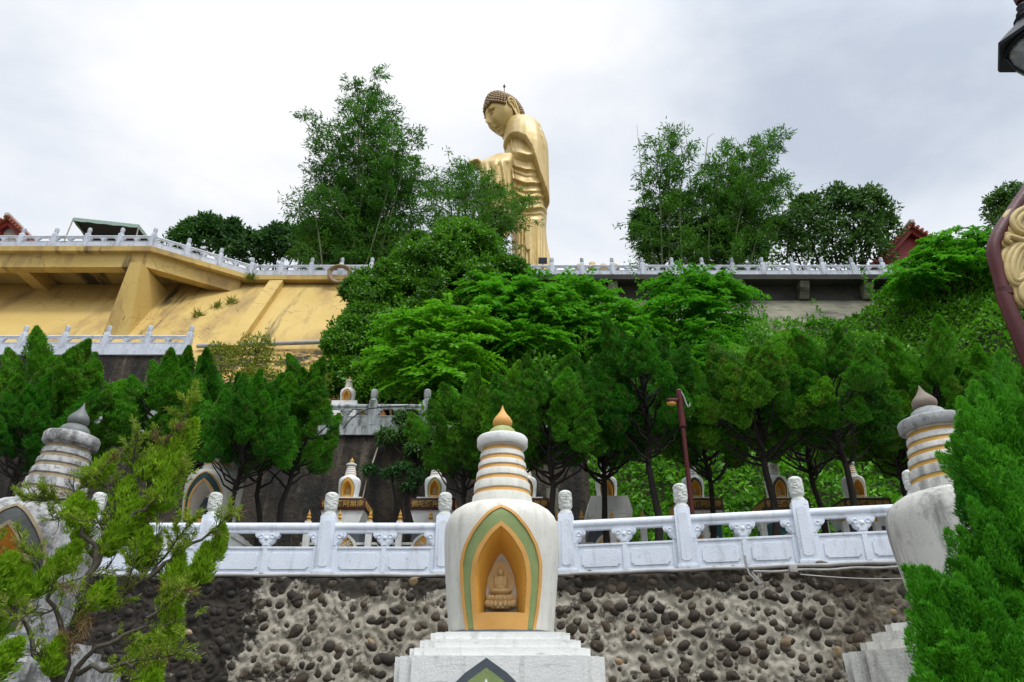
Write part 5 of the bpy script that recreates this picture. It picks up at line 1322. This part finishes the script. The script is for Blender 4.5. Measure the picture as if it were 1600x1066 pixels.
# ---- broadleaf crowns
def lobes_crown(lobes, nper, leaf, mat, pufr=.35, npuff=40, droop=.15):
    Ps, Ds, Ns, Ts = [], [], [], []
    for (c, rx, ry_, rz_) in lobes:
        d = sph(npuff); d[:, 2] = np.where(d[:, 2] < -.5, -d[:, 2], d[:, 2])
        pc = np.array(c) + d * np.array([rx, ry_, rz_]) * (.55 + .45 * R.random(npuff) ** .5)[:, None]
        k = np.repeat(np.arange(npuff), nper); m = len(k)
        dd = unit(d[k] * .7 + sph(m) * .9 + np.array([0, 0, .25]))
        pr = pufr * (.6 + .7 * R.random(npuff))
        Ps.append(pc[k] + dd * (pr[k] * (.3 + .7 * R.random(m)))[:, None]); Ds.append(unit(dd * .5 + sph(m) * .8 + np.array([0, 0, -droop]))); Ns.append(unit(dd * .8 + d[k] * .4 + np.array([0, 0, .35]))); tn = np.clip(.5 + R.normal(size=npuff) * .28 + R.normal() * .15, 0, 1); Ts.append(tn[k])
    P_, D_ = np.concatenate(Ps), np.concatenate(Ds); n = len(P_)
    return leaf_mesh('crown', P_, D_, leaf[0] * (.6 + .7 * R.random(n)), leaf[1], mat, np.concatenate(Ns), .4, np.concatenate(Ts))
def pix_lobes(spec, o, depth=.75):
    out = []
    for (px, py, rpx, D) in spec:
        p = P(px, py, D); r_ = rpx * SC(D, p.z); out.append(((p.x - o.x, p.y - o.y, p.z - o.z), r_, r_ * depth, r_ * .85))
    return out
def tree_from_pixels(name, label, spec, base, mat, nper=26, leaf=(.24, .11), pufr=.35, npuff=60, group=None, trunk=.25, tm='bark', droop=.15, cat='tree'):
    o = Vector(base); r = thing(name, label, cat, tuple(o), 0, group)
    lb = pix_lobes(spec, o)
    tb = MB(); 
    for i, (c, rx, ry_, rz_) in enumerate(lb):
        limb(tb, (0, 0, -.3), c, trunk * (.9 if i < 2 else .5), .04, .04, 6, 8)
    tb.build('trunk', M[tm], r, smooth=60)
    link('crown', lobes_crown(lb, nper, leaf, mat, pufr, npuff, droop), r); return r
random.seed(9)
dk = [(720, 405, 62, 27), (680, 430, 62, 27), (752, 430, 50, 27.5), (640, 440, 42, 27), (792, 462, 36, 27.5), (720, 470, 70, 26.5), (650, 490, 60, 26.5), (590, 478, 48, 27), (570, 520, 48, 26.5), (560, 560, 45, 26), (610, 540, 55, 26), (575, 455, 30, 27.5), (690, 520, 60, 26), (760, 490, 55, 27), (550, 600, 40, 25.5), (600, 600, 50, 25.5), (700, 366, 17, 28), (742, 372, 15, 28), (636, 412, 16, 27), (802, 425, 15, 27), (556, 458, 15, 27), (530, 540, 17, 26), (524, 590, 15, 25.6), (610, 430, 16, 27), (748, 396, 30, 28), (660, 400, 35, 28), (720, 380, 35, 28)]
bx = P(660, 640, 26.5); tree_from_pixels('broadleaf_tree', 'large dense dark green rounded tree in front of the top balustrade left of the statue', dk, (bx.x, 27, MZ - .3), M['banyan'], 62, (.18, .085), .36, 110, trunk=.35)
# bright feathery trees (pinnate fronds)
def frond_mesh(centres, nf, flen, leaflet, mat, nl=13, down=.5):
    Ps, Ds, Ls = [], [], []
    for (c, rx, ry_, rz_) in centres:
        d0 = sph(nf); d0[:, 2] = np.abs(d0[:, 2]) * .8 + .1 - .3 * (R.random(nf) < .35)
        st0 = np.array(c) + d0 * np.array([rx, ry_, rz_]) * (.35 + .6 * R.random(nf))[:, None]
        dr = unit(d0 * np.array([1, 1, .55]) + sph(nf) * .35); L_ = flen * (.6 + .6 * R.random(nf))
        for j in range(nl):
            t = (j + 1) / nl; pos = st0 + dr * (L_ * t)[:, None]; pos[:, 2] -= down * L_ * t * t
            tang = unit(dr + np.array([0, 0, -1.0]) * (down * 2 * t)); side = unit(np.cross(tang, [0, 0, 1.0]))
            for s in (-1, 1):
                Ps.append(pos); Ds.append(unit(side * s + tang * .55 + R.normal(size=(nf, 3)) * .18)); Ls.append(np.full(nf, leaflet * (1 - .55 * abs(t - .4))))
    P_, D_ = np.concatenate(Ps), np.concatenate(Ds); L2 = np.concatenate(Ls)
    return leaf_mesh('crown', P_, D_, L2 * (.8 + .4 * R.random(len(L2))), leaflet * .34, mat, up=np.array([0, 0, 1.0]))
def feather_tree(label, spec, base, nf=60, flen=1.1, leaflet=.26, mat='feather', group='feathery trees on the slope'):
    o = Vector(base); r = thing('feathery_tree', label, 'tree', tuple(o), 0, group); lb = pix_lobes(spec, o); tb = MB()
    for i, (c, rx, ry_, rz_) in enumerate(lb): limb(tb, (0, 0, -.4), c, .11 if i < 2 else .06, .02, .05, 6, 7)
    tb.build('trunk', M['bark'], r, smooth=60); link('crown', frond_mesh(lb, nf, flen, leaflet, M[mat]), r); return r
def hb(px, py, D, lift=0): p = P(px, py, D); return (p.x, D, hill(p.x, D) + lift)
feather_tree('bright feathery tree left of the others, above the end of the stained balustrade', [(690, 505, 34, 23.5), (640, 520, 34, 23.2), (660, 560, 40, 22.8), (620, 570, 30, 22.8), (710, 560, 42, 22.6), (660, 600, 36, 22.4), (735, 520, 32, 23.5), (700, 600, 34, 22.2)], hb(690, 640, 23), 62)
feather_tree('feathery tree in the middle, between the dark round tree and the wide vine bank', [(790, 470, 34, 25), (840, 465, 36, 25), (770, 500, 36, 24.5), (820, 510, 40, 24.5), (860, 500, 36, 24.8), (780, 540, 36, 24), (840, 545, 38, 24), (760, 455, 24, 25.5)], hb(810, 600, 24.5), 62)
feather_tree('feathery tree with a rounded vine-covered top below the right balustrade', [(900, 460, 32, 26), (880, 490, 34, 25.5), (930, 480, 30, 26), (960, 500, 32, 25.5), (910, 520, 38, 25), (1000, 520, 32, 25), (960, 540, 34, 24.5)], hb(920, 580, 25.5), 56)
feather_tree('tall light green feathery tree reaching the right balustrade', [(1060, 455, 32, 26), (1100, 450, 34, 26), (1130, 465, 28, 26), (1075, 490, 40, 25.5), (1115, 500, 36, 25.5), (1040, 500, 34, 25.5), (1090, 540, 40, 25), (1060, 575, 36, 24.5), (1115, 570, 34, 24.5)], hb(1085, 600, 25.5), 60)

# bush on the right mound, and a small one at the far right
bb_ = [(1440, 418, 26, 31.5), (1465, 400, 30, 31.5), (1495, 388, 34, 31.5), (1530, 390, 34, 31.5), (1570, 395, 36, 31.5), (1480, 420, 38, 31), (1525, 425, 42, 31), (1425, 440, 26, 31), (1580, 430, 40, 31)]
feather_tree('spreading bright bush on the right mound in front of the red hall roof', bb_, hb(1490, 440, 32), 56, 1.2, .3)
tree_from_pixels('broadleaf_tree', 'dark tree top peeping behind the bend of the red lamp post', [(1565, 325, 24, 44), (1590, 312, 26, 44), (1600, 340, 36, 44), (1575, 355, 30, 44), (1640, 320, 40, 44)], (P(1600, 400, 44).x, 44, TZ), M['bush'], 26, (.3, .14), .5, 50)
# trees on the plateau
tree_from_pixels('broadleaf_tree', 'round leafy tree between the right bamboo and the red hall gable', [(1300, 345, 52, 43), (1350, 335, 42, 43), (1260, 360, 46, 43), (1330, 380, 50, 43), (1230, 385, 36, 43), (1375, 360, 28, 43), (1280, 395, 44, 43), (1360, 318, 22, 43), (1310, 318, 26, 43), (1355, 398, 36, 43), (1215, 360, 16, 43), (1260, 325, 16, 43)], (P(1305, 430, 43).x, 43, TZ), M['bush'], 22, (.34, .15), .55, 60, trunk=.3)
tree_from_pixels('broadleaf_tree', 'low bushy tree behind the slanting balustrade, left of the tall bamboo', [(310, 375, 34, 44), (350, 380, 34, 44), (285, 385, 24, 44), (325, 355, 16, 44), (380, 390, 34, 44), (300, 362, 14, 44), (360, 362, 16, 44)], (P(330, 430, 44).x, 44, TZ), M['bush'], 24, (.34, .15), .5, 56)
tree_from_pixels('broadleaf_tree', 'dark bushy tree filling the gap beside the tall bamboo', [(430, 385, 34, 45), (400, 395, 28, 45), (465, 390, 36, 45), (440, 370, 18, 45), (480, 370, 24, 45)], (P(435, 430, 45).x, 45, TZ), M['bush'], 24, (.34, .15), .5, 56)

# bamboo clumps
def bamboo(label, culms, base, D, leafL=.34, per=30, seed=1, dens=1.0, bare=(), low=(), extra=1):
    rr_ = random.Random(seed); o = Vector((base[0], D, TZ)); r = thing('bamboo', label, 'bamboo', tuple(o), 0, 'bamboo clumps on the plateau')
    tb = MB(); Ps, Ds, Ns = [], [], []
    full_ = list(culms)
    for (bx_, pts) in culms:
        for q in range(extra):
            f_ = rr_.uniform(.45, .92); full_.append((bx_ + rr_.uniform(-22, 22), [(bx_ + (x - bx_) * (f_ + .1) + rr_.uniform(-26, 26), 430 - (430 - y) * f_) for x, y in pts]))
    for (bx_, pts) in full_:
        d_ = rr_.uniform(-1.9, 1.9)
        b0 = Vector(((bx_ - 800) * SC(D, TZ) + rr_.uniform(-.3, .3) - o.x, d_, -.1))
        way = [b0] + [P(x, y, D + d_) - o for x, y in pts]
        fine = []
        for i in range(len(way) - 1):
            a = way[max(0, i - 1)]; p = way[i]; q = way[i + 1]; c = way[min(len(way) - 1, i + 2)]
            for k in range(12):
                t = k / 12; fine.append(.5 * ((2 * p) + (q - a) * t + (2 * a - 5 * p + 4 * q - c) * t * t + (3 * p - a - 3 * q + c) * t ** 3))
        fine.append(way[-1]); n = len(fine); tb.tube(fine, [.065 * (1 - .85 * k / (n - 1)) for k in range(n)], 6)
        tot = sum((fine[k + 1] - fine[k]).length for k in range(n - 1)); ns = int(tot / .55)
        for k in range(ns):
            t = (k + .5) / ns
            if t < .10: continue
            f_ = t * (n - 1); i = int(f_); p = fine[i].lerp(fine[min(n - 1, i + 1)], f_ - i)
            nb_ = 3 if t < .8 else 2
            for s in range(nb_):
                if rr_.random() > dens: continue
                a = rr_.uniform(0, 2 * PI); ln = (1.9 * (1 - t) ** .6 + .55) * rr_.uniform(.6, 1.15)
                dr = Vector((math.cos(a), math.sin(a), rr_.uniform(.1, .6))).normalized()
                e = p + dr * ln + Vector((0, 0, -.18 * ln))
                if rr_.random() < .5: tb.tube([p, p.lerp(e, .5) + Vector((0, 0, .08)), e], [.018, .014, .008], 4)
                m = int(per * (.6 + .5 * ln)); tt = (.30 + .70 * np.array([rr_.random() for _ in range(m)]))[:, None]
                pos = np.array(p) + (np.array(e) - np.array(p)) * tt; pos += R.normal(size=(m, 3)) * .15 * np.array([1, 1, .30])
                dd = unit(np.array(dr) * .8 + R.normal(size=(m, 3)) * .7 + np.array([0, 0, -.30])); Ps.append(pos); Ds.append(dd)
    lb = pix_lobes(low, o)
    P_, D_ = np.concatenate(Ps), np.concatenate(Ds); n = len(P_)
    tb.build('culms', M['culm'], r, smooth=60)
    link('foliage', leaf_mesh('foliage', P_, D_, leafL * (.6 + .7 * R.random(n)), leafL * .22, M['bamboo'], up=np.array([0, 0, 1.0])), r)
    if low: 
        me = lobes_crown(lb, 30, (leafL, leafL * .22), M['bamboo'], .5, 70, .5); me.name = 'lower_foliage'; link('lower_foliage', me, r)
    if bare:
        b = MB()
        for (bx_, pts) in bare:
            way = [Vector(((bx_ - 800) * SC(D, TZ) - o.x, 0, 0))] + [P(x, y, D) - o for x, y in pts]; b.tube(way, [.05 * (1 - .8 * k / (len(way) - 1)) for k in range(len(way))], 6)
        b.build('bare_culms', M['dry_culm'], r, smooth=60)
    return r
c1 = [(560, [(575, 300), (585, 200), (592, 106)]), (545, [(556, 300), (560, 200), (548, 128)]), (570, [(590, 310), (600, 210), (606, 160)]), (540, [(530, 320), (512, 230), (480, 176)]), (530, [(520, 330), (512, 250), (500, 205)]), (550, [(545, 310), (532, 240), (524, 190)]), (585, [(615, 320), (635, 250), (658, 206)]), (580, [(605, 330), (622, 270), (630, 225)]), (555, [(560, 280), (572, 170), (565, 135)]), (525, [(495, 350), (478, 320), (455, 345)]), (535, [(510, 350), (495, 300), (490, 265)]), (595, [(640, 340), (660, 290), (675, 270)]), (575, [(600, 320), (612, 260), (618, 200)]), (565, [(570, 320), (565, 250), (545, 180)])]
bamboo('tallest feathery bamboo clump left of the golden statue', c1, (P(560, 430, 39).x,), 39, .34, 27, 3, .86, low=[(530, 385, 32, 39), (590, 390, 36, 39), (510, 400, 30, 39), (640, 390, 30, 39), (485, 395, 24, 39), (560, 405, 34, 39)])
c2 = [(720, [(722, 330), (715, 280), (700, 245)]), (735, [(740, 330), (745, 280), (735, 262)]), (715, [(705, 330), (690, 300), (682, 285)]), (755, [(775, 340), (800, 315), (822, 318)]), (750, [(765, 350), (790, 330), (812, 345)]), (740, [(755, 330), (765, 300), (785, 300)]), (725, [(728, 320), (730, 285), (722, 262)])]
bamboo('smaller bamboo clump overlapping the golden statue sleeve', c2, (P(730, 430, 38.5).x,), 38.5, .32, 22, 5, .85, low=[(772, 350, 18, 38.5), (760, 375, 22, 38.5)], extra=1)
c3 = [(1040, [(1045, 320), (1046, 260), (1042, 205)]), (1055, [(1062, 320), (1068, 250), (1055, 208)]), (1030, [(1032, 320), (1028, 270), (1024, 212)]), (1100, [(1110, 330), (1125, 270), (1130, 228)]), (1110, [(1125, 330), (1140, 280), (1148, 232)]), (1120, [(1150, 320), (1175, 260), (1200, 208)]), (1125, [(1160, 320), (1190, 240), (1222, 212)]), (1130, [(1170, 330), (1205, 290), (1235, 300)]), (1115, [(1140, 330), (1160, 270), (1172, 220)]), (1090, [(1098, 330), (1105, 290), (1108, 262)]), (1135, [(1170, 345), (1200, 310), (1215, 280)])]
bamboo('airy bamboo clump with bare leaning culms right of the golden statue', c3, (P(1100, 430, 39).x,), 39, .34, 28, 8, .9, bare=[(1020, [(1008, 320), (1000, 250), (995, 195)]), (1085, [(1080, 300), (1075, 240), (1069, 188)]), (1100, [(1102, 250), (1106, 215), (1116, 208)])], low=[(1010, 370, 22, 39), (1050, 385, 28, 39), (1110, 370, 28, 39), (1150, 380, 28, 39), (1100, 400, 34, 39), (1170, 400, 28, 39), (1030, 400, 30, 39), (1005, 345, 14, 39)])

# yellow-green shrub below the yellow wall and a fern clump by the stained balustrade
tree_from_pixels('shrub', 'thin yellow-green shrub growing before the peeling yellow slope', [(400, 545, 20, 24), (385, 570, 34, 24), (420, 585, 30, 24), (360, 590, 28, 24), (440, 610, 26, 23.8), (480, 600, 30, 23.8), (400, 610, 36, 23.5), (345, 560, 16, 24)], (P(400, 660, 24).x, 24, MZ), M['yellow_bush'], 13, (.16, .06), .38, 40, trunk=.05, tm='bark_light', cat='shrub')
tree_from_pixels('shrub', 'leafy vines hanging over the rock below the end of the stained balustrade', [(640, 676, 14, 20.3), (672, 684, 15, 20.3), (605, 682, 10, 20.3), (695, 700, 15, 20.3), (650, 704, 10, 20.2), (715, 695, 18, 20.3), (630, 655, 8, 20.6)], (P(660, 700, 20.3).x, 20.5, MZ - 1.2), M['fern'], 14, (.17, .05), .18, 40, trunk=.03, droop=.7, cat='shrub')
tree_from_pixels('shrub', 'dark creeper patch on the rock between two small stupas', [(612, 742, 9, 19.9), (632, 735, 11, 19.9), (655, 748, 9, 19.9), (640, 762, 10, 19.9), (577, 735, 5, 20)], (P(630, 800, 20).x, 20.0, TER), M['fern'], 9, (.15, .04), .16, 30, trunk=.02, droop=.6, cat='shrub')
for (px, py, D, lb) in ((310, 490, 34.2, 'small weed rooted in a crack of the yellow wall, left one'), (340, 476, 34.8, 'small weed rooted in a crack of the yellow wall, middle one'), (362, 470, 35.0, 'small weed rooted in the yellow wall beside the sloping rib'), (392, 430, 35.6, 'small weed under the corner post where the deck meets the main edge')):
    z = zat(py + 8, D); D2 = 31.0 + (z - LZ) * (36.2 - 31.0) / (TB - LZ) - .02 if py > 440 else D; p = P(px, py + 6, D2)
    n = 60; me = leaf_mesh('weed', R.normal(size=(n, 3)) * .08, unit(R.normal(size=(n, 3)) * .7 + np.array([0, -.4, .8])), .55 * (.5 + .6 * R.random(n)), .05, M['yellow_bush'])
    tag(link('weed', me, None, p), lb, 'weed', 'weeds on the yellow wall')
for (px, py, lb) in ((1362, 962, 'green weed sprouting between cobbles at the right'), (1142, 1012, 'tiny weed in a hole of the cobbled wall')):
    p = P(px, py, 11.25); n = 50; me = leaf_mesh('weed', R.normal(size=(n, 3)) * .03, unit(R.normal(size=(n, 3)) + np.array([0, -.5, .3])), .12 * (.5 + .6 * R.random(n)), .025, M['vine'])
    tag(link('weed', me, None, p), lb, 'weed', 'weeds in the cobbled wall')

# ground cover on the hillside: clumpy vines
n = 150000
X = -2.8 + 46 * R.random(n) ** .9; Y = 21 + 13.9 * R.random(n)
ln_ = np.empty(n); Z = np.empty(n); Gx = np.empty(n)
for i in range(n):
    x, y = X[i], Y[i]; q = Vector((x * .55, y * .55, 0)); l = mnoise.noise(q) * .5 + mnoise.noise(q * 2.6) * .5
    ln_[i] = l; Z[i] = hill(x, y)
lump = np.clip(.42 + .85 * ln_, 0, 1.3)
h = lump * (.35 + .65 * R.random(n) ** .4)
Pv = np.stack([X, Y - h * .75, Z + h * .9], 1)
keep = R.random(n) < np.where((Y > 33) & (X > 9) & (X < 15.5), .35, 1.0)
Pv = Pv[keep]; m = len(Pv)
Dv = unit(np.array([0, -.55, .35]) + R.normal(size=(m, 3)) * .75)
tag(link('hillside_vines', leaf_mesh('hillside_vines', Pv, Dv, .24 * (.6 + .7 * R.random(m)), .13, M['vine'], up=np.array([0, -.6, .8]))), kind='stuff')
# strands of creeper over the right edge
st_ = []; sd_ = []
rs_ = random.Random(4)
for k in range(26):
    px = rs_.uniform(960, 1400); p = P(px, rs_.uniform(405, 500), 34.6 if px < 1330 else 34.2)
    if 1150 < px < 1330 and rs_.random() < .6: continue
    for j in range(60):
        t = j / 60; st_.append((p.x + .8 * t * math.sin(k) + rs_.gauss(0, .07), p.y + rs_.gauss(0, .1), p.z - 1.6 * t + .3 * math.sin(3 * t + k) + rs_.gauss(0, .05))); sd_.append((rs_.gauss(0, 1), rs_.gauss(-.4, .6), rs_.gauss(0, .8)))
tag(link('creeper_strands', leaf_mesh('creeper_strands', st_, sd_, .17, .09, M['vine'])), kind='stuff')

# ================================================================== light and sky
sc = bpy.context.scene
w = bpy.data.worlds.new('World'); sc.world = w; w.use_nodes = True; nt = w.node_tree; nt.nodes.clear()
out = nt.nodes.new('ShaderNodeOutputWorld'); bg = nt.nodes.new('ShaderNodeBackground'); nt.links.new(bg.outputs[0], out.inputs[0]); bg.inputs['Strength'].default_value = 0.1
SUN_EL, SUN_AZ = rad(66), rad(145)      # azimuth clockwise from +Y
sky = nt.nodes.new('ShaderNodeTexSky'); sky.sky_type = 'NISHITA'; sky.sun_disc = False; sky.sun_elevation = SUN_EL; sky.sun_rotation = SUN_AZ
tc = nt.nodes.new('ShaderNodeTexCoord')
def wn(t, **k):
    x = nt.nodes.new(t)
    for a, v in k.items(): setattr(x, a, v)
    return x
def wl(a, b): nt.links.new(a, b)
mp = wn('ShaderNodeMapping'); wl(tc.outputs['Generated'], mp.inputs['Vector']); mp.inputs['Scale'].default_value = (1, 1, 1.9); mp.inputs['Location'].default_value = (.35, .1, .2)
nz = wn('ShaderNodeTexNoise'); wl(mp.outputs[0], nz.inputs['Vector']); nz.inputs['Scale'].default_value = 2.3; nz.inputs['Detail'].default_value = 7; nz.inputs['Roughness'].default_value = .52; nz.inputs['Distortion'].default_value = .35
def dotdir(v):
    x = wn('ShaderNodeVectorMath', operation='DOT_PRODUCT'); wl(tc.outputs['Generated'], x.inputs[0]); x.inputs[1].default_value = Vector(v).normalized(); return x.outputs['Value']
def mr(v, a, b, c, d):
    x = wn('ShaderNodeMapRange', interpolation_type='SMOOTHSTEP'); wl(v, x.inputs['Value'])
    for i, q in zip(('From Min', 'From Max', 'To Min', 'To Max'), (a, b, c, d)): x.inputs[i].default_value = q
    return x.outputs[0]
def ma(op, a, b):
    x = wn('ShaderNodeMath', operation=op)
    for i, v in enumerate((a, b)):
        if hasattr(v, 'is_linked'): wl(v, x.inputs[i])
        else: x.inputs[i].default_value = v
    return x.outputs[0]
sep = wn('ShaderNodeSeparateXYZ'); wl(tc.outputs['Generated'], sep.inputs[0])
glow = P(470, 40, 100) - Vector((0, 0, CZ)); glow2 = P(900, 20, 100) - Vector((0, 0, CZ)); g3 = P(1300, 60, 100) - Vector((0, 0, CZ))
fac = ma('ADD', nz.outputs['Fac'], mr(dotdir(glow), .955, .995, 0, .27))
fac = ma('ADD', fac, mr(dotdir(glow2), .96, .998, 0, .14))
fac = ma('ADD', fac, mr(sep.outputs['Z'], .60, .32, 0, .22))
fac = ma('ADD', fac, mr(dotdir(g3), .95, .995, 0, -.10))
cr = wn('ShaderNodeValToRGB'); wl(fac, cr.inputs[0]); e = cr.color_ramp; e.elements[0].position = .36; e.elements[0].color = (.55, .61, .71, 1); e.elements[1].position = .74; e.elements[1].color = (1.0, 1.0, 1.02, 1)
x_ = e.elements.new(.55); x_.color = (.79, .835, .90, 1)
# overcast sky is brightest overhead and on the sun's side behind the viewer
sund = Vector((math.sin(SUN_AZ) * math.cos(SUN_EL), math.cos(SUN_AZ) * math.cos(SUN_EL), math.sin(SUN_EL)))
boost = ma('ADD', mr(dotdir(sund), .50, 1.0, 1.0, 2.9), mr(sep.outputs['Z'], .82, 1.0, 0, .8))
hzd = ma('SUBTRACT', 1.0, ma('MULTIPLY', mr(sep.outputs['Z'], .55, .15, 0, .55), mr(sep.outputs['Y'], .25, -.1, 0, 1)))
mulc = wn('ShaderNodeVectorMath', operation='SCALE'); wl(cr.outputs[0], mulc.inputs[0]); wl(ma('MULTIPLY', ma('MULTIPLY', boost, hzd), 8.35), mulc.inputs['Scale'])
mx = wn('ShaderNodeMix', data_type='RGBA'); mx.inputs[0].default_value = .92; wl(sky.outputs[0], mx.inputs[6]); wl(mulc.outputs[0], mx.inputs[7]); wl(mx.outputs[2], bg.inputs['Color'])
sl_ = bpy.data.lights.new('sun', 'SUN'); sl_.energy = 1.5; sl_.angle = rad(14); sl_.color = (1.0, .96, .89); so = bpy.data.objects.new('sun', sl_); C.objects.link(so)
so.rotation_euler = (-sund).to_track_quat('-Z', 'Y').to_euler(); so.location = (20, -20, 60)
sc.view_settings.view_transform = 'Standard'; sc.view_settings.look = 'None'; sc.view_settings.exposure = 0.38; sc.view_settings.gamma = 1
sc.render.engine = 'CYCLES'; sc.cycles.use_denoising = True
sc.cycles.max_bounces = 8; sc.cycles.diffuse_bounces = 4; sc.cycles.transparent_max_bounces = 4
